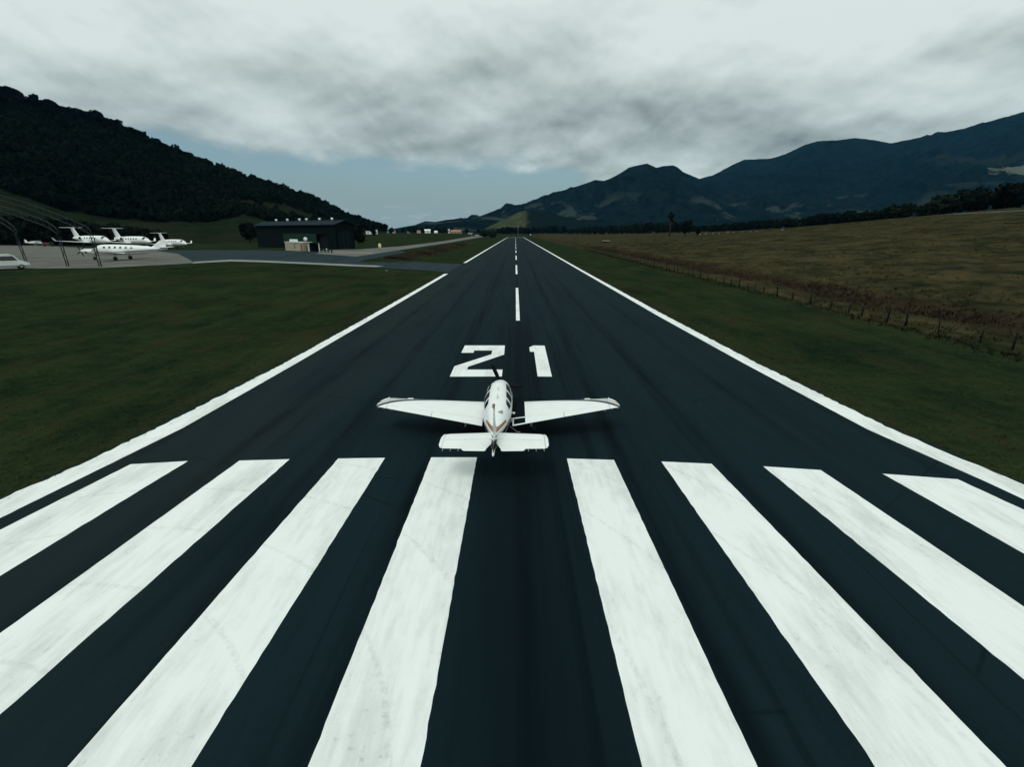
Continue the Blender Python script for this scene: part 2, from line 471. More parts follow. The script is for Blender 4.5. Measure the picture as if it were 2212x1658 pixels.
def paint_material():
    m, nt, b = new_mat('runway_paint')
    g = nd(nt, 'ShaderNodeNewGeometry'); P = g.outputs['Position']
    n1 = NOISE(nt, MAPV(nt, P, (0.9, 0.28, 1)), 1.0, 6, 0.68)
    n2 = NOISE(nt, P, 7.0, 5, 0.75)
    n3 = NOISE(nt, MAPV(nt, P, (6.0, 0.5, 1)), 1.0, 4, 0.6)
    f = MR(nt, M(nt, 'ADD', M(nt, 'MULTIPLY', n1, 0.75), M(nt, 'MULTIPLY', n3, 0.25)), 0.42, 0.68)
    col = MIX(nt, f, (0.825, 0.865, 0.845), (0.63, 0.67, 0.64))
    chip = M(nt, 'MULTIPLY', MR(nt, NOISE(nt, P, 22.0, 4, 0.8), 0.66, 0.72), MR(nt, NOISE(nt, P, 0.35, 3, 0.6), 0.48, 0.66))
    col = MIX(nt, M(nt, 'MULTIPLY', chip, 0.7), col, (0.12, 0.14, 0.14))
    spots = M(nt, 'MULTIPLY', MR(nt, n2, 0.56, 0.72), MR(nt, n1, 0.45, 0.62))
    col = MIX(nt, M(nt, 'MULTIPLY', spots, 0.6), col, (0.34, 0.37, 0.34))
    # curved tyre scuffs
    v = nd(nt, 'ShaderNodeTexWave', wave_type='RINGS', rings_direction='Z')
    nt.links.new(MAPV(nt, P, (0.13, 0.13, 0.0), (1.35, -0.55, 0)), v.inputs['Vector'])
    v.inputs['Scale'].default_value = 1.0; v.inputs['Distortion'].default_value = 1.2; v.inputs['Detail'].default_value = 1.0
    sc = M(nt, 'MULTIPLY', MR(nt, v.outputs[1], 0.986, 1.0), MR(nt, n2, 0.4, 0.6))
    col = MIX(nt, M(nt, 'MULTIPLY', sc, 0.22), col, (0.33, 0.37, 0.35))
    nt.links.new(col, b.inputs['Base Color'])
    b.inputs['Roughness'].default_value = 0.7; b.inputs['Specular IOR Level'].default_value = 0.2
    return m
MAT['paint'] = paint_material()
LEFT_OUT = [(-40, -19.5), (5, -17.7), (14.8, -16.6), (16, -16.3), (20.6, -15.8), (32, -15.25), (60, -15.0), (100, -14.9), (968, -14.9)]
LEFT_IN = [(-40, -18.2), (5, -16.5), (14, -15.46), (20.5, -14.67), (32, -14.45), (60, -14.25), (107, -14.1), (968, -14.1)]
RIGHT_OUT = [(-40, 20.5), (5, 18.8), (15.8, 17.36), (20.5, 16.55), (32, 16.0), (52, 15.64), (120, 15.45), (968, 15.4)]
RIGHT_IN = [(-40, 19.3), (5, 17.6), (15.8, 16.3), (20.5, 15.46), (32, 15.1), (52, 14.8), (120, 14.7), (968, 14.65)]
def lerp_tab(tab, v):
    return float(np.interp(v, [p[0] for p in tab], [p[1] for p in tab]))
RZ = 0.03
def strip(name, fa, fb, y0, y1, z, mat, parent=None, step=2.0, jit_a=0.0, jit_b=0.0, ncross=1):
    n = max(2, int((y1 - y0) / step)); mb = MB()
    vs, fs = [], []
    for i in range(n + 1):
        y = y0 + (y1 - y0) * i / n
        a = fa(y) + random.uniform(-jit_a, jit_a); b_ = fb(y) + random.uniform(-jit_b, jit_b)
        for k in range(ncross + 1):
            vs.append((a + (b_ - a) * k / ncross, y, z))
    m = ncross + 1
    for i in range(n):
        for k in range(ncross):
            fs.append((i * m + k, i * m + k + 1, (i + 1) * m + k + 1, (i + 1) * m + k))
    mb.add(vs, fs)
    return mb.build(name, mat, parent)
def steps_near(y0, y1):
    return 0.6
runway = strip('runway', lambda y: lerp_tab(LEFT_OUT, y) - 0.16, lambda y: lerp_tab(RIGHT_OUT, y) + 0.16, -40, 970, RZ, asphalt('runway_asphalt', (0.0056, 0.0138, 0.0176)), step=1.0, jit_a=0.16, jit_b=0.16, ncross=4)
tag(runway, kind='structure')
MZ = RZ + 0.005
strip('edge_line', lambda y: lerp_tab(LEFT_OUT, y), lambda y: lerp_tab(LEFT_IN, y), -40, 107, MZ, 'paint', runway, 0.22, 0.06, 0.008)
strip('edge_line', lambda y: lerp_tab(LEFT_OUT, y), lambda y: lerp_tab(LEFT_IN, y), 147, 966, MZ, 'paint', runway, 2.0, 0.04, 0.01)
strip('edge_line', lambda y: lerp_tab(RIGHT_IN, y), lambda y: lerp_tab(RIGHT_OUT, y), -40, 966, MZ, 'paint', runway, 0.3, 0.006, 0.06)
BARS = [  # far end (left, right), then a point further down each long edge, in the picture
 ((282.5, 1005.5), (406, 998.5), (0, 1148), (0, 1248)),
 ((517.5, 997.5), (626, 994.5), (0, 1373), (0, 1549.5)),
 ((731, 993), (832, 991.5), (150, 1658), (415, 1658)),
 ((931.5, 990.5), (1030, 990.5), (667.5, 1658), (910, 1658)),
 ((1224.5, 993), (1326, 996), (1386, 1658), (1633.5, 1658)),
 ((1428.5, 999.5), (1537, 1004.5), (1888.5, 1658), (2168.5, 1658)),
 ((1648.5, 1010), (1772.5, 1018), (2212, 1473), (2212, 1314.5)),
 ((1906, 1026), (2068.5, 1038), (2212, 1199.5), (2212, 1104.5))]
for tl, tr, bl, br in BARS:
    L0, R0, L1, R1 = (Vector(G(*p)) for p in (tl, tr, bl, br))
    def edge(p0, p1, y):
        k = (y - p0.y) / (p1.y - p0.y); return p0.x + (p1.x - p0.x) * k
    mb = MB(); vs = []; fs = []
    n = 120
    for i in range(n + 1):
        k = i / n
        ya = L0.y + (-13.5 - L0.y) * k; yb = R0.y + (-13.5 - R0.y) * k
        j = 0.006 if 0 < i < n else 0
        vs += [(edge(L0, L1, ya) + random.gauss(0, j), ya, MZ), (edge(R0, R1, yb) + random.gauss(0, j), yb, MZ)]
    for i in range(n): fs.append((2 * i, 2 * i + 1, 2 * i + 3, 2 * i + 2))
    mb.add(vs, fs).build('threshold_stripe', 'paint', runway)
def cpx(c): return (942 + 0.2005 * c[0], 498.7 + 0.2005 * c[1])
TWO = [(310, 1242), (741, 1242), (733, 1340), (344, 1472), (335, 1503), (716, 1503), (708, 1577), (148, 1579), (197, 1467), (597, 1337), (605, 1296), (412, 1296), (402, 1321), (272, 1321)]
ONE = [(1048, 1242), (1169, 1244), (1248, 1579), (1094, 1577), (1056, 1310), (1012, 1310), (1004, 1262)]
for poly in (TWO, ONE):
    bm = bmesh.new()
    vs = [bm.verts.new((*G(*cpx(c)), MZ)) for c in poly]
    bm.faces.new(vs)
    bmesh.ops.triangulate(bm, faces=bm.faces[:])
    MB().bm(bm).build('runway_number', 'paint', runway)
y = 48.8
while y < 940:
    strip('centre_line', lambda q: CL - 0.19, lambda q: CL + 0.19, y, min(y + 30.4, 945), MZ, 'paint', runway, 1.5, 0.008, 0.008)
    y += 57.6
for k in range(8):                                     # threshold bars of the far end
    x0 = CL + (-12.6 + 3.6 * k if k < 4 else -10.8 + 3.6 * k)
    strip('threshold_stripe', lambda q: x0 - 0.9, lambda q: x0 + 0.9, 944, 964, MZ, 'paint', runway, 10)

# ------------------------------------------------------------------ draped sheets: apron, taxiway, roads
def drape(name, poly, lift, mat, cell=3.0):
    bm = bmesh.new()
    fc = bm.faces.new([bm.verts.new((p[0], p[1], 0)) for p in poly])
    xs = [p[0] for p in poly]; ys = [p[1] for p in poly]
    for ax, lo, hi in ((0, min(xs), max(xs)), (1, min(ys), max(ys))):
        k = math.ceil(lo / cell) * cell
        while k < hi:
            co = (k, 0, 0) if ax == 0 else (0, k, 0); no = (1, 0, 0) if ax == 0 else (0, 1, 0)
            bmesh.ops.bisect_plane(bm, geom=bm.verts[:] + bm.edges[:] + bm.faces[:], plane_co=co, plane_no=no)
            k += cell
    for v in bm.verts: v.co.z = t1(v.co.x, v.co.y) + lift
    bmesh.ops.recalc_face_normals(bm, faces=bm.faces)
    o = MB().bm(bm).build(name, mat)
    if o.data.polygons[0].normal.z < 0: o.data.flip_normals()
    return tag(o, kind='structure')
def P2(*pts): return [tuple(at(*p))[:2] for p in pts]
concrete = pmat('apron_concrete', (0.112, 0.114, 0.102), 0.9, 0.25, 0.25, bump=0.1, spec=0.1)
taxi_asph = asphalt('taxiway_asphalt', (0.0165, 0.029, 0.034), lanes=False)
road_mat = pmat('worn_road', (0.085, 0.092, 0.083), 0.9, 0.25, 0.15)
drape('taxiway', P2((330, 541), (560, 541), (713, 547), (800, 549), (860, 541), (878, 546), (833, 554), (790, 562), (775, 567)) + P2((900, 566)) + [(-14.7, 142.0), (-14.7, 111.0)] + P2((905, 584), (809, 578.5), (650, 571.5), (499, 566.5), (350, 574)), 0.045, taxi_asph)
drape('apron', P2((-260, 590), (0, 582.5), (225, 580), (355, 573), (420, 569), (385, 549), (330, 542), (169, 535), (0, 526), (-260, 512)), 0.06, concrete)
drape('apron_edge_strip', P2((420, 566.5), (499, 561.8), (640, 567.0), (809, 574.2), (830, 576.0), (809, 577.8), (640, 570.5), (499, 565.5), (415, 570)), 0.075, pmat('pale_concrete_strip', (0.20, 0.205, 0.185), 0.9, 0.2, 0.4), 2.5)
drape('road', [(-46.5, 150), (-46.5, 240), (-46.0, 420), (-46, 760), (-52.5, 760), (-53.0, 420), (-54.0, 240), (-58, 190), (-64, 172), (-58, 150)], 0.07, road_mat)
drape('road', [(188, 120), (196, 300), (206, 640), (215, 640), (205, 300), (197, 120)], 0.05, pmat('far_road', (0.022, 0.033, 0.036), 0.9, 0.2, 0.1), 6)
drape('forecourt', P2((713, 543), (800, 545.5), (812, 549.5), (713, 547.2)), 0.08, pmat('dusty_forecourt', (0.16, 0.14, 0.10), 0.9, 0.2, 0.4))

# ------------------------------------------------------------------ hills and mountains
def fbm(x, y, z, o=5):
    return mnoise.fractal(Vector((x, y, z)), 0.9, 2.1, o)
def hill_mesh(name, cols, levels, mat, jitter, seed, depth_back, nx=140, nt_=44, spur=0.0):
    """cols: picture columns; levels: rows of (col, row, distance) tables from foot to ridge; the back falls away behind the ridge"""
    xs = np.linspace(cols[0], cols[1], nx)
    rows = []
    lv = [([p[0] for p in L], [p[1] for p in L], [p[2] for p in L]) for L in levels]
    for x in xs:
        key = [W(x, float(np.interp(x, L[0], L[1])), float(np.interp(x, L[0], L[2]))) for L in lv]
        key[0].z = t1(key[0].x, key[0].y) - 0.8
        col = []
        ns = len(key) - 1
        for i in range(nt_ + 1):
            u = i / nt_ * ns; k = min(int(u), ns - 1); f = u - k
            p0 = key[max(k - 1, 0)]; p1 = key[k]; p2 = key[k + 1]; p3 = key[min(k + 2, ns)]
            p = p1.lerp(p2, f)
            rr = math.sin(PI * i / nt_)
            amp = jitter * (p - CAMP).length
            h = fbm(p.x * spur, p.y * spur, seed) * amp * rr
            p = p + Vector((0, 0, h))
            if i == nt_: p.z += fbm(p.x * spur * 14, p.y * spur * 14, seed + 9, 3) * amp * 0.012
            col.append(p)
        last = col[-1]; out = Vector((last.x, last.y, 0)).normalized()
        for k, (dz) in enumerate((0.93, 0.6, 0.0)):
            q = last + out * depth_back * (k + 1) / 3; q.z = last.z * dz - (12 if dz == 0 else 0)
            col.append(q)
        rows.append(col)
    m = len(rows[0])
    V = np.array([p[:] for c in rows for p in c])
    i = np.arange(nx - 1)[:, None] * m + np.arange(m - 1)[None, :]
    F = np.stack([i, i + m, i + m + 1, i + 1], -1).reshape(-1, 4)
    o = np_mesh(name, V, F, mat, smooth=True)
    tag(o, kind='structure')
    return rows
def slope_material(name, c1, c2, clear, scale, thr, tex):
    m, nt, b = new_mat(name)
    g = nd(nt, 'ShaderNodeNewGeometry'); P = g.outputs['Position']
    a = NOISE(nt, P, tex, 6, 0.7); a2 = NOISE(nt, P, scale * 3, 4, 0.6)
    f = MR(nt, M(nt, 'ADD', M(nt, 'MULTIPLY', a, 0.65), M(nt, 'MULTIPLY', a2, 0.35)), 0.38, 0.62)
    col = MIX(nt, f, c1, c2)
    sep = nd(nt, 'ShaderNodeSeparateXYZ'); nt.links.new(P, sep.inputs[0])
    c = NOISE(nt, MAPV(nt, P, (1, 1, 2.2)), scale, 5, 0.62)
    mk = M(nt, 'MULTIPLY', MR(nt, c, thr, thr + 0.06), MR(nt, sep.outputs[2], clear[1], clear[1] * 0.4))
    col = MIX(nt, M(nt, 'MULTIPLY', mk, 0.8), col, clear[0])
    nt.links.new(col, b.inputs['Base Color'])
    b.inputs['Roughness'].default_value = 1.0; b.inputs['Specular IOR Level'].default_value = 0.0
    bp = nd(nt, 'ShaderNodeBump'); bp.inputs['Strength'].default_value = 0.9; bp.inputs['Distance'].default_value = 0.35 / tex
    nt.links.new(a, bp.inputs['Height']); nt.links.new(bp.outputs[0], b.inputs['Normal'])
    return m
mount_mat = slope_material('forested_mountain', (0.0012, 0.0052, 0.0085), (0.0065, 0.0145, 0.0160), ((0.040, 0.052, 0.045), 260.0), 0.0045, 0.56, 0.022)
def range_material():
    """the nearer right-hand range: forest with cleared pasture on its lower slopes"""
    m = mount_mat.copy(); m.name = 'forested_range'; nt = m.node_tree; b = nt.nodes['Principled BSDF']
    prev = b.inputs['Base Color'].links[0].from_socket
    g = nd(nt, 'ShaderNodeNewGeometry'); P = g.outputs['Position']
    n = NOISE(nt, P, 0.010, 5, 0.65)
    col = prev
    for c, rad, k, tone in ((W(2205, 372, 2600), (190, 48), 0.8, (0.115, 0.135, 0.105)), (W(2200, 408, 2250), (170, 20), 0.9, (0.15, 0.165, 0.11)), (W(1990, 442, 2450), (120, 16), 0.6, (0.06, 0.078, 0.065)), (W(1870, 462, 2500), (90, 14), 0.6, (0.06, 0.075, 0.06)), (W(2060, 405, 2700), (150, 16), 0.25, (0.05, 0.068, 0.06)), (W(1800, 425, 2950), (140, 12), 0.35, (0.04, 0.055, 0.052)), (W(2150, 335, 3000), (260, 60), 0.13, (0.07, 0.08, 0.07))):
        d = nd(nt, 'ShaderNodeVectorMath', operation='SUBTRACT'); nt.links.new(P, d.inputs[0]); d.inputs[1].default_value = c
        sc = nd(nt, 'ShaderNodeVectorMath', operation='MULTIPLY'); nt.links.new(d.outputs[0], sc.inputs[0]); sc.inputs[1].default_value = (1 / rad[0], 1 / (rad[0] * 1.6), 1 / rad[1])
        ln = nd(nt, 'ShaderNodeVectorMath', operation='LENGTH'); nt.links.new(sc.outputs[0], ln.inputs[0])
        f = MR(nt, M(nt, 'ADD', ln.outputs['Value'], M(nt, 'MULTIPLY', M(nt, 'SUBTRACT', n, 0.5), 2.4)), 1.05, 0.80)
        col = MIX(nt, M(nt, 'MULTIPLY', f, k), col, tone)
    nt.links.new(col, b.inputs['Base Color'])
    return m
range_mat = range_material()
RIDGE = [(1000, 478), (1027, 471.5), (1055, 460), (1090, 449), (1132, 444), (1162, 434), (1192, 426), (1217, 415), (1238, 405), (1263, 397), (1285, 389), (1305, 391), (1328, 381), (1343, 372.5), (1358, 362.5), (1383, 356), (1398, 353), (1418, 362.5), (1433, 359), (1453, 357), (1465, 362), (1475, 371), (1496, 380), (1512, 387), (1560, 412), (1640, 450), (1720, 488), (1760, 500)]
RANGE = [(1400, 455), (1460, 412), (1496, 389), (1512, 386), (1542, 378), (1580, 357), (1608, 345), (1664, 342.6), (1692, 334.6), (1737, 313.7), (1765, 305), (1807, 303), (1849, 298), (1890, 303), (1925, 310), (1964, 301.5), (2033, 287.5), (2086, 277), (2212, 241), (2400, 190), (2700, 150)]
LOWH = [(780, 503), (840, 497), (860, 492.5), (881, 488.7), (896, 486.5), (918, 478), (941, 479.7), (963, 475), (1009, 470.7), (1015, 473), (1055, 466), (1090, 468), (1160, 480), (1240, 498)]
def lev(tab, depth): return [(p[0], p[1], depth if not callable(depth) else depth(p[0])) for p in tab]
hill_mesh('mountains', (985, 1760), [[(1000, 505, 1750), (1250, 503, 1800), (1500, 500, 1900), (1760, 499, 2000)], [(1000, 497, 2300), (1027, 492, 2350), (1090, 480, 2400), (1250, 462, 2500), (1400, 438, 2600), (1512, 452, 2700), (1760, 498, 2800)], lev(RIDGE, 3600)], mount_mat, 0.050, 3.3, 1200, 260, 80, 0.0022)
hill_mesh('mountains', (1395, 2700), [[(1400, 503, 2200), (1760, 496, 2300), (2212, 440, 1800), (2700, 380, 1700)], [(1400, 488, 3000), (1600, 455, 3000), (1849, 420, 3000), (2212, 370, 2600), (2700, 310, 2500)], lev(RANGE, 4700)], range_mat, 0.050, 8.1, 1500, 280, 80, 0.0018)
hill_mesh('mountains', (780, 1240), [[(780, 506, 1300), (1240, 505, 1300)], [(780, 505, 1600), (918, 493, 1600), (1009, 489, 1600), (1240, 503, 1600)], lev(LOWH, 2300)], mount_mat, 0.006, 5.2, 800, 120, 30, 0.003)
def spur_material():
    m, nt, b = new_mat('grassy_spur')
    g = nd(nt, 'ShaderNodeNewGeometry'); P = g.outputs['Position']
    sep = nd(nt, 'ShaderNodeSeparateXYZ'); nt.links.new(P, sep.inputs[0])
    n = NOISE(nt, P, 0.03, 6, 0.7); n2 = NOISE(nt, P, 0.10, 5, 0.65)
    grass = MIX(nt, MR(nt, n, .35, .65), (0.030, 0.040, 0.022), (0.066, 0.074, 0.042))
    edge = M(nt, 'ADD', sep.outputs[0], M(nt, 'MULTIPLY', M(nt, 'SUBTRACT', n, 0.5), 90.0))
    wood = M(nt, 'MAXIMUM', MR(nt, edge, 26, 38), M(nt, 'MULTIPLY', MR(nt, n2, .56, .66), .8))
    wood = M(nt, 'MAXIMUM', wood, MR(nt, M(nt, 'SUBTRACT', sep.outputs[2], M(nt, 'MULTIPLY', M(nt, 'SUBTRACT', n2, .5), 26.0)), 22, 15))
    nt.links.new(MIX(nt, wood, grass, (0.0055, 0.0115, 0.0120)), b.inputs['Base Color'])
    b.inputs['Roughness'].default_value = 1; b.inputs['Specular IOR Level'].default_value = 0
    bp = nd(nt, 'ShaderNodeBump'); bp.inputs['Strength'].default_value = 0.8; bp.inputs['Distance'].default_value = 6
    nt.links.new(n2, bp.inputs['Height']); nt.links.new(bp.outputs[0], b.inputs['Normal'])
    return m
hill_mesh('grassy_hill', (1040, 1330), [[(1040, 499, 1250), (1100, 500, 1250), (1330, 500, 1300)], [(1040, 499, 1400), (1075, 488, 1400), (1110, 478, 1410), (1135, 472, 1420), (1180, 476, 1450), (1330, 499, 1500)], [(1040, 498, 1520), (1062, 487, 1520), (1080, 478, 1530), (1095, 471, 1540), (1115, 461, 1540), (1128, 456, 1550), (1140, 454, 1560), (1160, 456, 1600), (1200, 464, 1650), (1260, 478, 1650), (1330, 498, 1650)]], spur_material(), 0.0025, 2.2, 300, 90, 24, 0.008)

HRIDGE = [(-420, 95), (-150, 140), (0, 200), (72, 219), (112, 229), (132, 243), (215, 257), (280, 287), (345, 313), (380, 333), (430, 351), (480, 370), (520, 382), (575, 400), (645, 422), (700, 442), (750, 469), (800, 488), (835, 499)]
HEDGE = [(-420, 330), (-150, 372), (0, 408), (70, 433), (140, 457), (245, 475), (351, 483), (456, 476), (526, 466), (600, 480), (700, 492), (835, 504)]
def interp(tab, x): return float(np.interp(x, [p[0] for p in tab], [p[1] for p in tab]))
def hz_ridge(x): return float(np.interp(x, [-420, 0, 500, 835], [480, 520, 620, 760]))
def hz_edge(x): return float(np.interp(x, [-420, 0, 350, 560, 835], [290, 305, 350, 405, 690]))
hill_ground = slope_material('hill_grass', (0.0060, 0.0125, 0.0075), (0.0135, 0.0215, 0.0105), ((0.0165, 0.020, 0.0115), 60.0), 0.03, 0.5, 0.25)
FOOT = [(-420, 515, 215), (0, 517, 228), (170, 523, 246), (350, 522, 262), (560, 519, 300), (700, 510, 420), (835, 505, 640)]
hill_rows = hill_mesh('hillside', (-420, 835), [FOOT, lev(HEDGE, hz_edge), [(p[0], (p[1] * 0.45 + interp(HRIDGE, p[0]) * 0.55), hz_edge(p[0]) * 0.5 + hz_ridge(p[0]) * 0.5) for p in HEDGE], lev(HRIDGE, hz_ridge)], hill_ground, 0.008, 6.6, 420, 200, 60, 0.012)

# ------------------------------------------------------------------ trees
def leaf_cloud(lobes, n, size, r_):
    """random leaf-clump quads spread through ellipsoid lobes (cx,cy,cz,rx,ry,rz); returns V (4n,3)"""
    w = np.array([l[3] * l[4] + l[3] * l[5] for l in lobes]); w = w / w.sum()
    k = r_.choice(len(lobes), n, p=w); L = np.array(lobes)[k]
    d = r_.normal(size=(n, 3)); d /= np.linalg.norm(d, axis=1)[:, None]
    rad = r_.uniform(0.35, 1.05, n) ** 0.5
    c = L[:, :3] + d * L[:, 3:] * rad[:, None]
    nrm = d * 0.8 + r_.normal(size=(n, 3)) * 0.6 + np.array([0, 0, 0.35]); nrm /= np.linalg.norm(nrm, axis=1)[:, None]
    a = np.cross(nrm, r_.normal(size=(n, 3))); a /= np.linalg.norm(a, axis=1)[:, None] + 1e-9
    b = np.cross(nrm, a)
    s = size * r_.uniform(0.55, 1.3, n)[:, None]
    q = np.stack([c - a * s - b * s * .7, c + a * s * .8 - b * s, c + a * s + b * s * .8 + nrm * s * .3, c - a * s * .7 + b * s], 1)
    return q.reshape(-1, 3)
def lobes_for(h, r, n, r_, base=0.25, flat=0.75):
    out = []
    for i in range(n):
        a = r_.uniform(0, 2 * PI); q = r_.uniform(0, 0.62) * r
        out.append((math.cos(a) * q, math.sin(a) * q, h * r_.uniform(base + 0.15, 0.86), r * r_.uniform(0.38, 0.62), r * r_.uniform(0.38, 0.62), h * r_.uniform(0.14, 0.24)))
    out.append((0, 0, h * (0.55 + base * 0.4), r * 0.7, r * 0.7, h * (0.42 - base * 0.3)))
    return out
def quads(V): return np.arange(len(V)).reshape(-1, 4)
def trunk_mesh(h, r, r_, limbs=4):
    mb = MB()
    pts = [(0, 0, -0.5), (r_.uniform(-.1, .1), r_.uniform(-.1, .1), h * 0.3), (r_.uniform(-.3, .3), r_.uniform(-.3, .3), h * 0.72)]
    mb.tube(pts, [r * 1.25, r, r * 0.35], 7)
    for i in range(limbs):
        a = 2 * PI * i / limbs + r_.uniform(-.5, .5); k = r_.uniform(0.25, 0.5) * h; q = h * r_.uniform(.18, .3)
        mb.tube([(0, 0, k), (math.cos(a) * q * .6, math.sin(a) * q * .6, k + h * .12), (math.cos(a) * q, math.sin(a) * q, k + h * .3)], [r * .5, r * .35, r * .12], 5)
    return mb
def make_tree(name, h, r, seed, loc, label, n=420, size=0.5, base=0.18, nl=7, mat='leaf', group=None, cat='tree'):
    r_ = np.random.default_rng(seed)
    o = empty(name, loc, 0, label, cat, group)
    trunk_mesh(h, 0.028 * h, r_).build('trunk', 'bark', o)
    V = leaf_cloud(lobes_for(h, r, nl, r_, base), n, size, r_)
    np_mesh('crown', V, quads(V), mat, o)
    return o

# forest on the hill: one mass that nobody could count
def forest():
    V = []
    r_ = np.random.default_rng(11)
    protos = []
    for k in range(6):
        V0 = leaf_cloud([(0, 0, 0.15, .85, .85, .7)] + [(r_.uniform(-.5, .5), r_.uniform(-.5, .5), r_.uniform(.1, .6), .5, .5, .4) for _ in range(5)], 150, 0.19, r_)
        protos.append(V0)
    for _ in range(5200):
        x = r_.uniform(-330, 832); u = r_.uniform(0, 1)
        ye, yr = interp(HEDGE, x), interp(HRIDGE, x)
        # position on the hill mesh: between forest edge (level 1) and ridge (level 3)
        ci = (x + 420) / (835 + 420) * 199; c0 = int(ci)
        t = 20 + u * 40
        row = hill_rows[min(c0, 199)]; row2 = hill_rows[min(c0 + 1, 199)]; f = ci - c0
        i0 = int(t); i1 = min(i0 + 1, 60); g = t - i0
        p = row[i0].lerp(row[i1], g).lerp(row2[i0].lerp(row2[i1], g), f)
        q = (x, 829 - 0)
        # grass clearing on the right flank stays open
        pyv = ye + (yr - ye) * u
        if 505 < x < 715 and 0.12 < u < 0.52 - 0.22 * abs(x - 610) / 105 and r_.uniform() < 0.96: continue
        s = r_.uniform(3.2, 5.6) * (1.0 if u < 0.93 else r_.uniform(0.75, 1.15))
        a = r_.uniform(0, 2 * PI); pv = protos[r_.integers(6)]
        ca, sa = math.cos(a), math.sin(a)
        Q = np.stack([pv[:, 0] * ca - pv[:, 1] * sa, pv[:, 0] * sa + pv[:, 1] * ca, pv[:, 2] * r_.uniform(0.9, 1.35)], -1) * s
        V.append(Q + np.array([p.x, p.y, p.z + s * 0.35]))
    # emergent trees that break the ridge line
    for _ in range(120):
        x = r_.uniform(-60, 830); ci = (x + 420) / 1255 * 199; row = hill_rows[min(int(round(ci)), 199)]
        p = row[59]; s = r_.uniform(2.5, 4.8); pv = protos[r_.integers(6)]
        V.append(pv * np.array([s * .8, s * .8, s]) + np.array([p.x, p.y, p.z + s * r_.uniform(0.7, 1.3)]))
    V = np.concatenate(V)
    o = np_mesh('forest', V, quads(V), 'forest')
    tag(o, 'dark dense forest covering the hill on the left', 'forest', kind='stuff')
forest()

# tree line beyond the pasture
TREES_G = 'trees in the dark line beyond the pasture'
protos = []
for k in range(6):
    protos.append(make_tree('broadleaf_tree', 10.0, [4.6, 5.2, 4.2, 5.6, 4.8, 5.0][k], 40 + k, (0, 0, 0), 'dark green tree merging into the long tree line beyond the right-hand pasture', 420, 0.55, 0.06, 8, 'leafd' if k % 2 else 'leaf', TREES_G))
used = set()
def line_tree(x, y, h):
    k = random.randrange(6)
    o = protos[k] if k not in used else copy_tree(protos[k])
    used.add(k)
    s = h / 10.0
    o.location = (x, y, t1(x, y) - 0.3); o.rotation_euler = (0, 0, random.uniform(0, 2 * PI)); o.scale = (s * random.uniform(.9, 1.25), s * random.uniform(.9, 1.25), s)
LINE = [(228, 130), (232, 230), (238, 317), (242, 382), (242, 500), (238, 640), (215, 800), (175, 960), (120, 1060), (60, 1085), (10, 1100), (-40, 1090)]
tot = 0.0
seg = [(Vector(LINE[i]), Vector(LINE[i + 1])) for i in range(len(LINE) - 1)]
for a, b in seg:
    L = (b - a).length; n = int(L / 5.0)
    nrm = Vector(((b - a).y, -(b - a).x)).normalized()
    for i in range(n):
        p = a.lerp(b, (i + random.uniform(.1, .9)) / n) + nrm * random.uniform(-1, 9)
        far = p.y > 700
        line_tree(p.x, p.y, random.uniform(10, 13.5) if p.y < 300 else (random.uniform(8, 11.5) if not far else random.uniform(10, 17)))

for q in ((232, 219), (236, 225), (234, 231), (238, 238), (241, 228), (234, 250), (235, 256), (237, 262), (234, 268), (239, 258)): line_tree(q[0], q[1], random.uniform(10, 13))

def lone(px, py_base, py_top, width_px, seed, label, base=0.3, dead=False, mat='leafd'):
    p = at(px, py_base); depth = (p - CAMP).dot(CAMR @ Vector((0, 0, -1)))
    h = (py_base - py_top) * depth / FOC / math.cos(R(PITCH)); r = width_px * depth / FOC / 2
    if dead:
        o = empty('bare_tree', p, 0, label, 'tree')
        r_ = np.random.default_rng(seed); mb = trunk_mesh(h * 1.25, 0.05 * h * .6, r_, 3); mb.build('trunk', 'bark', o)
        V = leaf_cloud([(0, 0, h * .86, r, r, h * .12), (r * .5, 0, h * .66, r * .5, r * .5, h * .06)], 70, r * 0.4, r_)
        np_mesh('crown', V, quads(V), 'leafd', o)
        return o
    return make_tree('broadleaf_tree', h, r, seed, p, label, 380, max(0.25, r * 0.16), base, 6, mat)
lone(1446, 511, 464, 12, 70, 'tall thin nearly bare tree standing alone in the pasture', dead=True)
lone(1480, 511, 480, 24, 71, 'round bushy tree right of the tall bare tree', 0.25)
lone(1505, 510, 491, 16, 72, 'small round dark tree beside the bushy one', 0.2)
lone(1419, 500, 466, 8, 73, 'slim bare snag poking above the tree line', dead=True)
lone(1714, 487, 451, 34, 74, 'tall umbrella-shaped tree rising above the tree line', 0.45)
lone(541, 527, 486, 44, 75, 'dark round tree left of the hangar', 0.1)
lone(775, 527, 489, 40, 76, 'dark bushy tree right behind the hangar', 0.05)
lone(806, 510, 484, 20, 77, 'dark tree beside the white house at the hill end', 0.08)
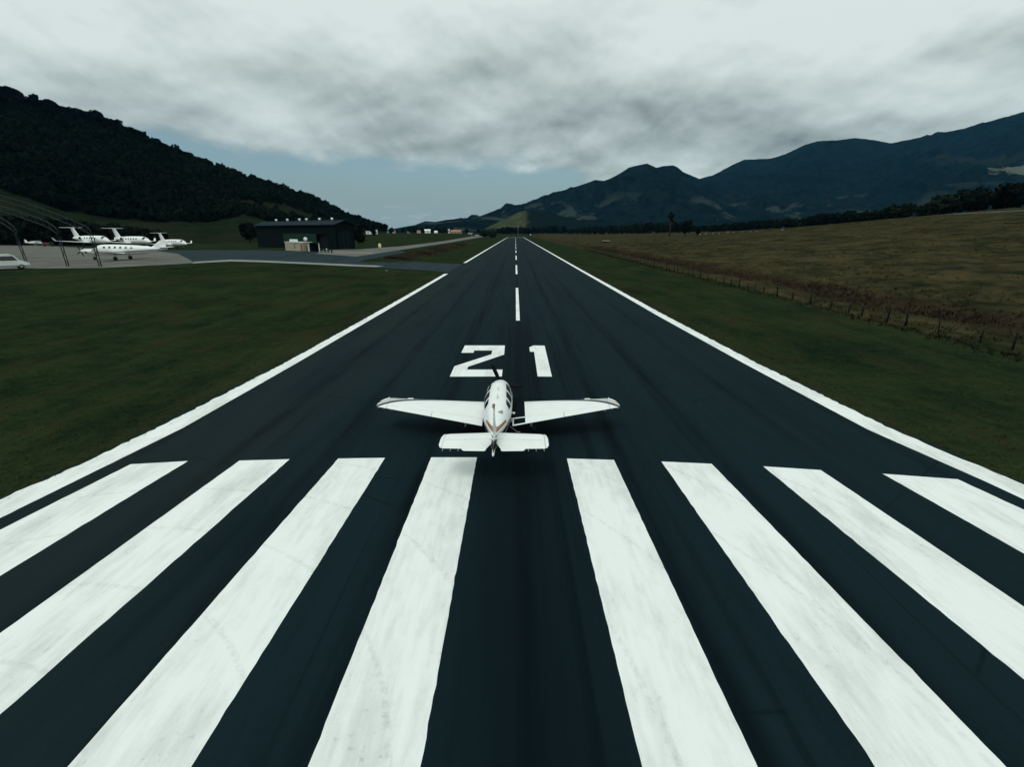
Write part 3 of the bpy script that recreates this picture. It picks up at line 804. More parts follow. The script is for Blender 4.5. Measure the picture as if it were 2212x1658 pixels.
# thicket behind the parked jets
def thicket():
    r_ = np.random.default_rng(21); V = []
    A = [(-60, 519, 462), (60, 523, 470), (160, 526, 480), (260, 530, 490), (320, 532, 498), (350, 533, 506)]
    for i in range(420):
        x = r_.uniform(-60, 352)
        yb = float(np.interp(x, [a[0] for a in A], [a[1] for a in A])); yt = float(np.interp(x, [a[0] for a in A], [a[2] for a in A]))
        yb = yb - 4
        depth = 226 + r_.uniform(0, 12)
        b = W(x, yb, depth); tp = W(x, yt, depth)
        u = r_.uniform(0, 1) ** 0.7
        c = b.lerp(tp, u * 0.85); s = r_.uniform(1.9, 3.0)
        pv = leaf_cloud([(0, 0, 0, 1, 1, .8)], 44, 0.32, r_) * s
        V.append(pv + np.array(c[:]))
    V = np.concatenate(V)
    o = np_mesh('thicket', V, quads(V), 'leafd')
    tag(o, 'long dark thicket behind the parked jets', 'bushes', kind='stuff')
thicket()
# village trees
VT = 'trees among the far village houses'
vp = None
for i in range(46):
    px = random.uniform(812, 1075); d = random.uniform(640, 860)
    p = W(px, 505, d)
    h = random.uniform(5, 10)
    if vp is None:
        vp = make_tree('village_tree', 8.0, 4.0, 90, (p.x, p.y, t1(p.x, p.y)), 'small dark tree among the far village houses', 260, 0.6, 0.08, 6, 'leaf', VT); o = vp
    else:
        o = copy_tree(vp)
    o.location = (p.x, p.y, t1(p.x, p.y) - .2); s = h / 8.0
    o.scale = (s * random.uniform(.8, 1.4), s * random.uniform(.8, 1.4), s); o.rotation_euler = (0, 0, random.uniform(0, 6))

# ------------------------------------------------------------------ grass you can see standing up
def tuft_mesh(name, P, h, w, lean, mat, r_, blades=4):
    n = len(P)
    P = np.repeat(P, blades, 0); h = np.repeat(h, blades)
    N = len(P); a = r_.uniform(0, 2 * PI, N)
    off = r_.normal(size=(N, 2)) * (h * 0.35)[:, None]
    base = P.copy(); base[:, :2] += off
    d = np.stack([np.cos(a), np.sin(a), np.zeros(N)], -1)
    hh = h * r_.uniform(.5, 1.15, N)
    ww = (w * hh)[:, None]
    tip = base + np.stack([r_.normal(size=N) * lean * hh, r_.normal(size=N) * lean * hh, hh], -1)
    V = np.stack([base - d * ww, base + d * ww, tip], 1).reshape(-1, 3)
    F = np.arange(N * 3).reshape(-1, 3)
    return np_mesh(name, V, F, mat)
def grass_stuff():
    r_ = np.random.default_rng(5)
    # pasture tussocks
    N = 46000
    Y = 12 + 330 * r_.uniform(0, 1, N) ** 1.7; X = 35.5 + r_.uniform(0, 1, N) ** 1.3 * np.minimum(190, 40 + Y * 1.1)
    clump = np.array([mnoise.noise(Vector((a * .13, b * .09, 4.4))) for a, b in zip(X, Y)])
    keep = (clump + r_.normal(size=N) * .25) > -0.05
    X, Y = X[keep], Y[keep]
    h = 0.14 + 0.30 * r_.uniform(0, 1, len(X)) ** 2
    o = tuft_mesh('pasture_grass', np.stack([X, Y, T(X, Y) - 0.02], -1), h, 0.16, 1.2, leaf_mat('dry_grass', (0.0150, 0.0225, 0.0100), (0.0620, 0.0530, 0.0240), 0.25), r_, 5)
    tag(o, 'tufts of dry brown grass in the right-hand pasture', 'grass', kind='stuff')
    # dark reddish growth along the gully
    N = 6500
    Y = 10 + 300 * r_.uniform(0, 1, N) ** 1.5; X = 42.5 + r_.normal(size=N) * 1.7
    h = 0.20 + 0.38 * r_.uniform(0, 1, N)
    o = tuft_mesh('gully_grass', np.stack([X, Y, T(X, Y) - 0.03], -1), h, 0.15, 0.9, leaf_mat('gully_growth', (0.0240, 0.0210, 0.0150), (0.0560, 0.0420, 0.0270), 0.4), r_, 5)
    tag(o, 'dark reddish tall grass along the gully behind the fence', 'grass', kind='stuff')
    # fence-line weeds
    N = 5000
    Y = 10 + 230 * r_.uniform(0, 1, N) ** 1.4; X = 34.2 + r_.normal(size=N) * 0.55
    h = 0.10 + 0.28 * r_.uniform(0, 1, N) ** 2
    o = tuft_mesh('fence_weeds', np.stack([X, Y, T(X, Y) - 0.03], -1), h, 0.14, 0.4, leaf_mat('weeds', (0.009, 0.015, 0.008), (0.028, 0.032, 0.015), 0.6), r_, 4)
    tag(o, 'ragged weeds growing along the post fence', 'grass', kind='stuff')
    # bank on the left
    N = 5200
    Y = 151 + 200 * r_.uniform(0, 1, N) ** 1.3; X = -35 + r_.normal(size=N) * 1.8
    h = 0.3 + 0.55 * r_.uniform(0, 1, N)
    o = tuft_mesh('bank_grass', np.stack([X, Y, T(X, Y) - 0.03], -1), h, 0.2, 0.4, leaf_mat('bank_growth', (0.022, 0.021, 0.013), (0.065, 0.050, 0.031), 0.4), r_, 5)
    tag(o, 'brown tall grass on the bank beside the parallel road', 'grass', kind='stuff')
    # mown grass beside the runway
    XY = []
    N = 62000
    Y = 9 + 95 * r_.uniform(0, 1, N) ** 2.0
    side = r_.uniform(0, 1, N) < 0.55
    lo = np.interp(Y, [p[0] for p in LEFT_OUT], [p[1] for p in LEFT_OUT]); ro = np.interp(Y, [p[0] for p in RIGHT_OUT], [p[1] for p in RIGHT_OUT])
    w = r_.uniform(0, 1, N) ** 1.35
    X = np.where(side, lo + 0.14 - w * np.minimum(45, 10 + Y * .9), ro - 0.14 + w * 17.5)
    h = 0.03 + 0.075 * r_.uniform(0, 1, N) ** 2
    o = tuft_mesh('verge_grass', np.stack([X, Y, T(X, Y) - 0.02], -1), h, 0.20, 1.8, leaf_mat('mown_grass', (0.0080, 0.0190, 0.0080), (0.0480, 0.0600, 0.0230), 1.6), r_, 4)
    tag(o, 'short mown green grass on both runway verges', 'grass', kind='stuff')
grass_stuff()

# ------------------------------------------------------------------ fence on the right
def build_fence():
    base = at(2100, 735)
    o = empty('post_fence', (0, 0, 0), 0, 'wire fence on dark weathered posts between mown verge and pasture', 'fence')
    r_ = random.Random(3)
    pts = []
    y = 14.0
    while y < 262:
        x = 34.3 + 2.6 * math.exp(-((y - 14) / 26.0)) + r_.uniform(-.1, .1)
        pts.append(Vector((x, y, t1(x, y)))); y += 3.05 * r_.uniform(.72, 1.3)
    for p in pts[:82]:
        h = r_.uniform(.85, 1.35); lx, ly = r_.uniform(-.13, .13), r_.uniform(-.13, .13); w = r_.uniform(.055, .10)
        MB().tube([p + Vector((0, 0, -.3)), p + Vector((lx * .5, ly * .5, h * .55)), p + Vector((lx, ly, h))], [w, w * .96, w * .9], 7).build('post', 'darkwood', o)
    for hz in (0.35, 0.62, 0.9):
        MB().tube([p + Vector((0, 0, hz + r_.uniform(-.03, .03))) for p in pts[:82]], 0.006, 4).build('wire', 'steel', o)
build_fence()

# ------------------------------------------------------------------ aircraft building blocks
def super_ring(y, hw, zb, zt, n=36, ex=2.5, crown=0.0):
    zc = (zb + zt) / 2; hh = (zt - zb) / 2; out = []
    for k in range(n):
        q = 2 * PI * k / n; c, s = math.cos(q), math.sin(q)
        out.append((hw * math.copysign(abs(c) ** (2 / ex), c) * (1 - crown * max(0.0, s) ** 1.5), y, zc + hh * math.copysign(abs(s) ** (2 / ex), s)))
    return out
class Fus:
    """lofted fuselage: table of (y, half width, z bottom, z top) smoothed between stations"""
    def __init__(s, tab, ex=2.5, crown=0.0): s.tab = tab; s.ex = ex; s.crown = crown
    def par(s, y):
        t = s.tab; ys = [p[0] for p in t]
        k = max(0, min(len(t) - 2, int(np.searchsorted(ys, y)) - 1))
        f = (y - ys[k]) / (ys[k + 1] - ys[k]); f = max(0, min(1, f))
        out = []
        for c in (1, 2, 3):
            p0 = t[max(k - 1, 0)][c]; p1 = t[k][c]; p2 = t[k + 1][c]; p3 = t[min(k + 2, len(t) - 1)][c]
            y0 = ys[max(k - 1, 0)]; y3 = ys[min(k + 2, len(t) - 1)]; h = ys[k + 1] - ys[k]
            m1 = (p2 - p0) / max(1e-6, ys[k + 1] - y0); m2 = (p3 - p1) / max(1e-6, y3 - ys[k])
            f2, f3 = f * f, f * f * f
            out.append((2 * f3 - 3 * f2 + 1) * p1 + (f3 - 2 * f2 + f) * h * m1 + (-2 * f3 + 3 * f2) * p2 + (f3 - f2) * h * m2)
        return out
    def surf(s, y, q, off=0.0):
        hw, zb, zt = s.par(y); ex = s.ex
        c, sn = math.cos(q), math.sin(q)
        x = hw * math.copysign(abs(c) ** (2 / ex), c) * (1 - s.crown * max(0.0, sn) ** 1.5); z = (zb + zt) / 2 + (zt - zb) / 2 * math.copysign(abs(sn) ** (2 / ex), sn)
        return Vector((x + off * c, y, z + off * sn))
    def mesh(s, n=40, step=0.12):
        y0, y1 = s.tab[0][0], s.tab[-1][0]; m = max(8, int((y1 - y0) / step)); mb = MB(); vs = []; fs = []
        for i in range(m + 1):
            hw, zb, zt = s.par(y0 + (y1 - y0) * i / m); vs += super_ring(y0 + (y1 - y0) * i / m, hw, zb, zt, n, s.ex, s.crown)
        for i in range(m):
            for k in range(n): fs.append((i * n + k, i * n + (k + 1) % n, (i + 1) * n + (k + 1) % n, (i + 1) * n + k))
        mb.add(vs, fs, True); mb.add(vs[:n], [tuple(range(n))]); mb.add(vs[-n:], [tuple(range(n))])
        return mb
    def patch(s, corners, off=0.006, nu=6, nv=6, mirror=False):
        """skin patch through 4 (y, angle in degrees) corners"""
        mb = MB(); vs = []; fs = []
        (a, b, c, d) = corners
        for i in range(nu + 1):
            u = i / nu
            for j in range(nv + 1):
                v = j / nv
                y = (a[0] * (1 - u) + b[0] * u) * (1 - v) + (d[0] * (1 - u) + c[0] * u) * v
                q = (a[1] * (1 - u) + b[1] * u) * (1 - v) + (d[1] * (1 - u) + c[1] * u) * v
                p = s.surf(y, R(180 - q if mirror else q), off); vs.append(p)
        for i in range(nu):
            for j in range(nv): k = i * (nv + 1) + j; fs.append((k, k + 1, k + nv + 2, k + nv + 1))
        mb.add(vs, fs, True)
        return mb
def foil_t(u, t):
    return 5 * t * (0.2969 * math.sqrt(max(u, 0)) - 0.1260 * u - 0.3516 * u * u + 0.2843 * u ** 3 - 0.1030 * u ** 4)
def wing_mb(stations, u0=0.0, u1=1.0, n=14, vertical=False):
    """stations: (span, y leading edge, y trailing edge, z, thickness ratio); aerofoil slice u0..u1 of the chord"""
    mb = MB(); vs = []; fs = []
    us = [u0 + (u1 - u0) * (1 - math.cos(PI * i / n)) / 2 for i in range(n + 1)]
    if u0 > 0: us = [u0 + (u1 - u0) * i / n for i in range(n + 1)]
    m = 2 * (n + 1)
    for (sp, le, te, z, t) in stations:
        ch = le - te
        up = [(le - u * ch, z + (foil_t(u, t) + 0.02 * t * 0) * ch) for u in us]; lo = [(le - u * ch, z - foil_t(u, t) * ch * 0.75) for u in us]
        for (yy, zz) in up + lo[::-1]:
            vs.append((sp, yy, zz) if not vertical else (zz - z, yy, sp))
    for i in range(len(stations) - 1):
        for k in range(m): fs.append((i * m + k, i * m + (k + 1) % m, (i + 1) * m + (k + 1) % m, (i + 1) * m + k))
    mb.add(vs, fs, True)
    mb.add(vs[:m], [tuple(range(m))]); mb.add(vs[-m:], [tuple(range(m))])
    return mb
def sharp(o, ang=40):
    o.data.set_sharp_from_angle(angle=R(ang)); return o
def mirror(st): return [(-s[0],) + tuple(s[1:]) for s in st]
def lerp_st(st, x):
    xs = [s[0] for s in st]
    return tuple([x] + [float(np.interp(x, xs, [s[c] for s in st])) for c in (1, 2, 3, 4)])

# ------------------------------------------------------------------ the light aircraft on the runway
def livery_fuselage():
    m, nt, b = new_mat('striped_fuselage_paint')
    tc = nd(nt, 'ShaderNodeTexCoord'); sep = nd(nt, 'ShaderNodeSeparateXYZ'); nt.links.new(tc.outputs['Object'], sep.inputs[0])
    x, y, z = sep.outputs
    up = M(nt, 'MAXIMUM', M(nt, 'MULTIPLY', M(nt, 'SUBTRACT', 0.3, y), 1.0), 0.0)
    zs = M(nt, 'ADD', 1.10, M(nt, 'MULTIPLY', up, 0.098))
    v = M(nt, 'SUBTRACT', z, zs)
    def band(a, c): return M(nt, 'MULTIPLY', M(nt, 'GREATER_THAN', v, a), M(nt, 'LESS_THAN', v, c))
    col = MIX(nt, MR(nt, NOISE(nt, tc.outputs['Object'], 3, 5), 0.3, 0.7), (0.80, 0.84, 0.82), (0.84, 0.88, 0.86))
    for a, c, k in ((-0.025, 0.0, (0.014, 0.018, 0.02)), (-0.24, -0.05, (0.014, 0.018, 0.02)), (-0.37, -0.27, (0.014, 0.018, 0.02))):
        col = MIX(nt, band(a, c), col, k)
    tail = MR(nt, y, -1.55, -1.6)
    col = MIX(nt, M(nt, 'MULTIPLY', band(0.045, 0.13), tail), col, (0.27, 0.125, 0.07))
    nt.links.new(col, b.inputs['Base Color']); b.inputs['Roughness'].default_value = 0.32
    return m
def livery_wing():
    m, nt, b = new_mat('striped_wing_paint')
    tc = nd(nt, 'ShaderNodeTexCoord'); sep = nd(nt, 'ShaderNodeSeparateXYZ'); nt.links.new(tc.outputs['Object'], sep.inputs[0])
    x, y, z = sep.outputs
    ax = M(nt, 'ABSOLUTE', x)
    le = M(nt, 'ADD', 2.06, M(nt, 'MULTIPLY', M(nt, 'SUBTRACT', ax, 1.22), -0.1505))
    dist = M(nt, 'SUBTRACT', le, y)                       # behind the leading edge
    t = M(nt, 'SUBTRACT', 5.13, ax)
    off = M(nt, 'ADD', M(nt, 'MULTIPLY', M(nt, 'POWER', 2.71828, M(nt, 'DIVIDE', t, -0.72)), 0.86), M(nt, 'MULTIPLY', M(nt, 'SUBTRACT', 4.4, t), 0.048))
    v = M(nt, 'SUBTRACT', dist, off)
    def band(a, c): return M(nt, 'MULTIPLY', M(nt, 'GREATER_THAN', v, a), M(nt, 'LESS_THAN', v, c))
    col = MIX(nt, MR(nt, NOISE(nt, tc.outputs['Object'], 2, 5), 0.3, 0.7), (0.80, 0.84, 0.82), (0.84, 0.88, 0.86))
    out = MR(nt, ax, 1.5, 3.6)
    col = MIX(nt, M(nt, 'MULTIPLY', band(-0.13, 0.15), out), col, (0.016, 0.022, 0.026))
    col = MIX(nt, M(nt, 'MULTIPLY', band(-0.40, -0.26), out), col, (0.23, 0.15, 0.09))
    nt.links.new(col, b.inputs['Base Color']); b.inputs['Roughness'].default_value = 0.32
    return m
def light_aircraft():
    D0 = 19.5
    o = empty('light_aircraft', (-0.72, D0, MZ), 0, 'white low-wing propeller aircraft with brown and black stripes rolling on the runway', 'aircraft')
    tab = [(-4.12, .03, 1.20, 1.40), (-3.6, .11, 1.08, 1.45), (-2.8, .235, .92, 1.50), (-1.8, .40, .76, 1.60), (-0.8, .535, .63, 1.76), (0.0, .59, .57, 1.87), (0.8, .605, .55, 1.925), (1.6, .60, .55, 1.93), (2.05, .59, .55, 1.86), (2.5, .565, .56, 1.62), (2.85, .54, .57, 1.50), (3.5, .485, .61, 1.43), (4.05, .40, .70, 1.34), (4.25, .31, .78, 1.26)]
    fu = Fus(tab, 2.5, 0.24)
    fus = sharp(fu.mesh(44, 0.08).build('fuselage', livery_fuselage(), o), 60)
    lw = livery_wing()
    # cabin windows (both sides), windscreen, door line
    wins = [((2.02, 62), (2.42, 30), (2.02, 14), (1.98, 16)), ((1.02, 52), (1.80, 55), (1.90, 17), (0.90, 17)), ((0.14, 50), (0.78, 52), (0.74, 17), (0.02, 17)), ((-0.50, 46), (-0.08, 49), (-0.16, 18), (-0.66, 24))]
    for mir in (False, True):
        for c in wins[1:]:
            fu.patch(c, 0.007, mirror=mir).build('cabin_window', 'glass', o)
        fu.patch(((1.98, 58), (2.36, 60), (2.52, 22), (2.02, 17)), 0.007, mirror=mir).build('cabin_window', 'glass', o)
    fu.patch(((2.12, 84), (2.50, 84), (2.62, 40), (2.40, 62)), 0.008).build('windscreen', 'glass', o)
    fu.patch(((2.12, 84), (2.50, 84), (2.62, 40), (2.40, 62)), 0.008, mirror=True).build('windscreen', 'glass', o)
    # wings
    st = [(0.45, 2.22, -0.70, 0.76, .135), (0.75, 2.16, -0.63, 0.79, .135), (1.22, 2.06, -0.52, 0.84, .13), (4.70, 1.54, 0.255, 1.205, .115), (4.95, 1.46, 0.31, 1.23, .10), (5.08, 1.18, 0.335, 1.245, .08), (5.15, 0.80, 0.35, 1.25, .06)]
    for sg in (1, -1):
        f = (lambda q: q) if sg == 1 else mirror
        main = [lerp_st(st, x) for x in (0.45, 0.75, 1.22, 2.75, 2.77, 4.70)]
        w = sharp(wing_mb(f(main), 0, 0.775).build('wing', lw, o), 50)
        sharp(wing_mb(f([lerp_st(st, x) for x in (4.715, 4.95, 5.08, 5.15)]), 0, 1.0).build('wing_tip', lw, o), 50)
        sharp(wing_mb(f([lerp_st(st, x) for x in (0.62, 1.22, 2.745)]), 0.782, 1.0, 6).build('flap', lw, o), 50)
        sharp(wing_mb(f([lerp_st(st, x) for x in (2.765, 4.695)]), 0.782, 1.0, 6).build('aileron', lw, o), 50)
        # landing-light bump and fuel cap on the leading edge, static wicks
        s = lerp_st(st, 3.95)
        MB().box(sg * 3.95 - .13, sg * 3.95 + .13, s[1] - .10, s[1] + .06, s[3] + .0, s[3] + .05, .012).build('stall_vane', 'white', o)
        MB().tube([(sg * 4.86, lerp_st(st, 4.86)[1] + .07, lerp_st(st, 4.86)[3] + .04), (sg * 4.86, lerp_st(st, 4.86)[1] - .12, lerp_st(st, 4.86)[3] + .045)], .02, 8).build('navigation_light', 'offwhite', o)
        for xx in (4.45, 4.75, 5.0):
            s = lerp_st(st, xx); MB().tube([(sg * xx, s[2] + .01, s[3]), (sg * (xx + .02), s[2] - .13, s[3] - .01)], .004, 5).build('static_wick', 'offwhite', o)
        # main gear
        gx = sg * 1.46
        MB().tube([(gx, 0.78, .80), (gx, 0.70, .22)], .045, 10).tube([(gx, .70, .34), (gx + sg * .02, .55, .26)], .02, 6).build('main_gear_leg', 'white', o)
        wh = MB().ring((gx + sg * .08, 0.70, .21), (1, 0, 0), .21, .15).build('wheel', 'rubber', o)
        MB().ring((gx + sg * .08, 0.70, .21), (1, 0, 0), .115, .16, 16, ((.2, -1), (.95, -1), (1, 0), (.95, 1), (.2, 1))).build('hub', 'grey', wh)
        MB().box(gx - sg * .08 - .008, gx - sg * .08 + .008, .52, .98, .30, .80).build('gear_door', 'white', o)
    # black walkways at the right wing root and on the flap
    mb = MB(); vs = []; fs = []
    for i, u in enumerate(np.linspace(.05, .765, 14)):
        for x in (0.56, 1.14):
            s = lerp_st(st, x); ch = s[1] - s[2]; vs.append((x, s[1] - u * ch, s[3] + foil_t(u, s[4]) * ch + .004))
    for i in range(13): fs.append((2 * i, 2 * i + 1, 2 * i + 3, 2 * i + 2))
    mb.add(vs, fs).build('wing_walkway', 'walk', o)
    mb = MB(); vs = []; fs = []
    for i, u in enumerate(np.linspace(.80, .965, 5)):
        for x in (0.67, 1.14):
            s = lerp_st(st, x); ch = s[1] - s[2]; vs.append((x, s[1] - u * ch, s[3] + foil_t(u, s[4]) * ch + .004))
    for i in range(4): fs.append((2 * i, 2 * i + 1, 2 * i + 3, 2 * i + 2))
    mb.add(vs, fs).build('flap_walkway', 'walk', o)
    # boarding step below the right wing
    MB().tube([(.53, -.62, .74), (.78, -.48, .48), (.84, -.45, .445)], .016, 7).box(.78, .94, -.50, -.40, .425, .45, .008).build('boarding_step', 'grey', o)
    MB().tube([(.585, -.52, 1.30), (.66, -.56, 1.30)], .018, 7).ring((.68, -.56, 1.30), (0, 1, 0), .045, .05, 12).build('grab_handle', 'white', o)
    # tailplane
    ts = [(0.05, -2.80, -4.20, 1.36, .10), (1.60, -2.93, -4.17, 1.36, .10), (1.74, -2.98, -4.14, 1.36, .09), (1.755, -2.98, -4.14, 1.36, .09)]
    for sg in (1, -1):
        f = (lambda q: q) if sg == 1 else mirror
        sharp(wing_mb(f([lerp_st(ts, x) for x in (0.05, 1.60, 1.735)]), 0, .485).build('tailplane', 'white', o), 50)
        e = sharp(wing_mb(f([(0.09, -3.241, -3.75, 1.36, .095), (0.25, -2.80, -4.20, 1.36, .095), (1.735, -2.97, -4.15, 1.36, .095)]), .495, 1.0, 8).build('elevator', 'white', o), 50)
        sharp(wing_mb(f([(1.75, -2.93, -4.13, 1.36, .08), (1.82, -3.0, -4.05, 1.36, .075), (1.87, -3.25, -3.85, 1.36, .06)]), 0, 1.0).build('elevator_horn', 'white', o), 50)
        sharp(wing_mb(f([(0.25, -2.80, -4.30, 1.358, .075), (0.30, -2.80, -4.36, 1.358, .075), (0.98, -2.85, -4.34, 1.358, .075), (1.06, -2.85, -4.24, 1.358, .07)]), .905, 1.0, 4).build('trim_tab', 'white', o), 50)
        for xx in (1.16, 1.42, 1.68):
            MB().tube([(sg * xx, -4.15, 1.355), (sg * (xx + .01), -4.33, 1.345)], .005, 5).build('static_wick', 'offwhite', o)
        for xx in (.55, 1.0):
            MB().box(sg * xx - .012, sg * xx + .012, -3.56, -3.46, 1.40, 1.415).build('hinge', 'grey', o)
        MB().box(sg * .55 - .008, sg * .55 + .008, -3.98, -3.80, 1.37, 1.385).build('tab_link', 'grey', o)
    # fin and rudder
    fs_ = [(1.44, -2.15, -4.38, 0, .05), (1.70, -2.78, -4.33, 0, .065), (2.2, -3.20, -4.18, 0, .08), (2.56, -3.44, -4.05, 0, .085), (2.63, -3.55, -4.00, 0, .05)]
    sharp(wing_mb(fs_, 0, .60, vertical=True).build('fin', 'white', o), 50)
    sharp(wing_mb([(1.22, -2.35, -4.42, 0, .055)] + fs_[:], .61, 1.0, 8, vertical=True).build('rudder', 'white', o), 50)
    for sg in (1, -1):
        MB().add([(sg * .075, -3.70, 1.25), (sg * .068, -3.72, 1.52), (sg * .020, -4.30, 1.66), (sg * .012, -4.40, 1.26)], [(0, 1, 2, 3)]).build('rudder_stripe', 'black', o)
    MB().tube([(0, -3.25, 2.30), (0, -3.37, 2.47), (0, -3.46, 2.585)], [.022, .035, .03], 8).build('fin_stripe', 'brown', o)
    MB().tube([(0, -3.40, 2.62), (0, -3.52, 2.68), (0, -3.74, 2.70), (0, -3.82, 2.66)], [.02, .052, .05, .015], 10).build('beacon', 'brown', o)
    Fus([(-4.52, .01, 1.24, 1.27), (-4.44, .035, 1.20, 1.30), (-4.1, .05, 1.17, 1.36)], 2).mesh(12, .06).build('tail_light', 'white', o)
    # aerials and roof fittings
    MB().box(-.012, .012, -.35, -.12, 1.84, 2.02, .004).build('aerial', 'offwhite', o)
    MB().box(-.012, .012, .55, .75, 1.91, 2.06, .004).build('aerial', 'offwhite', o)
    MB().box(.05, .25, -1.45, -1.22, 1.612, 1.66, .01).build('air_scoop', 'grey', o)
    # engine: spinner and three-blade propeller at rest
    Fus([(4.24, .17, .86, 1.20), (4.40, .15, .88, 1.18), (4.56, .09, .94, 1.12), (4.64, .015, 1.02, 1.04)], 2).mesh(20, .03).build('spinner', 'white', o)
    pr = empty('propeller', (0, 0, 0)); pr.parent = o
    a0 = math.atan2(831 - 786.5, 1062 - 1080.6)
    for k in range(3):
        a = a0 - k * 2 * PI / 3
        u = Vector((math.cos(a), 0, math.sin(a))); w_ = Vector((-math.sin(a), 0, math.cos(a))); ax = Vector((0, 1, 0)); c = Vector((0, 4.42, 1.03))
        vs = []; fs = []
        tabp = [(.10, .04, .035, 50), (.25, .075, .03, 42), (.5, .095, .022, 32), (.8, .085, .015, 24), (1.0, .065, .010, 20), (1.08, .03, .006, 18)]
        for (r_, hw, th, tw) in tabp:
            hw = hw * 1.35; d1 = w_ * math.cos(R(tw)) + ax * math.sin(R(tw)); d2 = d1.cross(u)
            for j in range(8):
                q = 2 * PI * j / 8; vs.append(c + u * r_ + d1 * hw * math.cos(q) + d2 * th * math.sin(q))
        for i in range(len(tabp) - 1):
            for j in range(8): fs.append((i * 8 + j, i * 8 + (j + 1) % 8, (i + 1) * 8 + (j + 1) % 8, (i + 1) * 8 + j))
        fs.append(tuple(range((len(tabp) - 1) * 8, len(tabp) * 8)))
        MB().add(vs, fs, True).build('blade', 'black', pr)
    # nose gear
    MB().tube([(0, 3.35, .70), (0, 3.42, .18)], .035, 8).box(-.09, .09, 3.37, 3.47, .17, .20).build('nose_gear_leg', 'white', o)
    wh = MB().ring((0, 3.42, .18), (1, 0, 0), .18, .13).build('wheel', 'rubber', o)
    return o
light_aircraft()

# ------------------------------------------------------------------ parked aircraft on the apron
def parked_jet(L, loc, heading, label, band=False):
    o = empty('business_jet', loc, heading, label, 'aircraft', 'business jets parked on the apron')
    k = L / 16.0; r = 1.08 * k; zc = 2.05 * k
    tab = [(-8 * k, .06, zc + .45 * k, zc + .62 * k), (-6.6 * k, .36 * k, zc - .12 * k, zc + .78 * k), (-4.4 * k, .78 * k, zc - .78 * k, zc + 1.0 * k), (-2 * k, r, zc - r, zc + r), (3.5 * k, r, zc - r, zc + r), (5.6 * k, .94 * k, zc - 1.0 * k, zc + .92 * k), (6.5 * k, .66 * k, zc - .82 * k, zc + .42 * k), (7.4 * k, .38 * k, zc - .66 * k, zc - .02 * k), (8 * k, .05, zc - .40 * k, zc - .30 * k)]
    fu = Fus(tab, 2.0)
    fu.mesh(24, .25).build('fuselage', 'white', o)
    for mir in (False, True):
        for i in range(5):
            y = (-1.6 + i * 1.15) * k; fu.patch(((y, 36), (y + .5 * k, 36), (y + .5 * k, 12), (y, 12)), .02, 3, 3, mir).build('cabin_window', 'glass', o)
        fu.patch(((5.55 * k, 84), (6.1 * k, 84), (6.15 * k, 24), (5.5 * k, 24)), .02, 4, 4, mir).build('windscreen', 'glass', o)
    for sg in (1, -1):
        ws = [(.6 * k, .6 * k, -2.3 * k, zc - .75 * k, .12), (7.4 * k, -1.9 * k, -2.9 * k, zc - .25 * k, .10)]
        wl = [(7.4 * k, -1.9 * k, -2.9 * k, zc - .25 * k, .10), (7.8 * k, -2.5 * k, -3.2 * k, zc + .55 * k, .08)]
        f = (lambda q: q) if sg == 1 else mirror
        wing_mb(f(ws)).build('wing', 'white', o); wing_mb(f(wl)).build('winglet', 'white', o)
        n = Fus([(-5.4 * k, .26 * k, zc + .18 * k, zc + .74 * k), (-4.6 * k, .38 * k, zc + .05 * k, zc + .85 * k), (-3.2 * k, .42 * k, zc + .02 * k, zc + .88 * k), (-2.75 * k, .38 * k, zc + .06 * k, zc + .84 * k)], 2).mesh(18, .2)
        n.v = [(p[0] + sg * 1.42 * k, p[1], p[2]) for p in n.v]
        e = n.build('engine', 'white', o)
        MB().ring((sg * 1.42 * k, -2.72 * k, zc + .45 * k), (0, 1, 0), .33 * k, .06, 18, ((.1, -1), (.9, -1), (1, 0), (.9, 1), (.1, 1))).build('intake', 'black', e)
        MB().box(sg * .7 * k if sg > 0 else -1.15 * k, 1.15 * k if sg > 0 else -.7 * k, -4.7 * k, -3.3 * k, zc + .38 * k, zc + .52 * k).build('pylon', 'white', o)
        wing_mb(f([(0.02, -7.35 * k, -8.75 * k, zc + 3.25 * k, .1), (2.7 * k, -8.1 * k, -8.95 * k, zc + 3.28 * k, .09)])).build('tailplane', 'white', o)
        MB().tube([(sg * 1.6 * k, -1.3 * k, zc - .7 * k), (sg * 1.65 * k, -1.3 * k, .3)], .08 * k, 8).build('main_gear_leg', 'grey', o)
        MB().ring((sg * 1.72 * k, -1.3 * k, .33 * k), (1, 0, 0), .33 * k, .3 * k).build('wheel', 'rubber', o)
    wing_mb([(zc + .6 * k, -4.9 * k, -7.6 * k, 0, .09), (zc + 3.28 * k, -7.2 * k, -8.8 * k, 0, .09)], vertical=True).build('fin', 'white', o)
    if band:
        fu.patch(((-2.9 * k, -20), (-2.6 * k, -20), (-2.6 * k, 200), (-2.9 * k, 200)), .02, 3, 24).build('fuselage_band', 'red', o)
    MB().tube([(0, 5.4 * k, zc - .6 * k), (0, 5.5 * k, .25)], .07 * k, 8).build('nose_gear_leg', 'grey', o)
    MB().ring((0, 5.5 * k, .27 * k), (1, 0, 0), .27 * k, .22 * k).build('wheel', 'rubber', o)
    return o
def on_apron(px, depth):
    p = W(px, 560, depth); return Vector((p.x, p.y, t1(p.x, p.y) + .07))
def toward(a, b): return math.atan2(-(b.x - a.x), b.y - a.y)
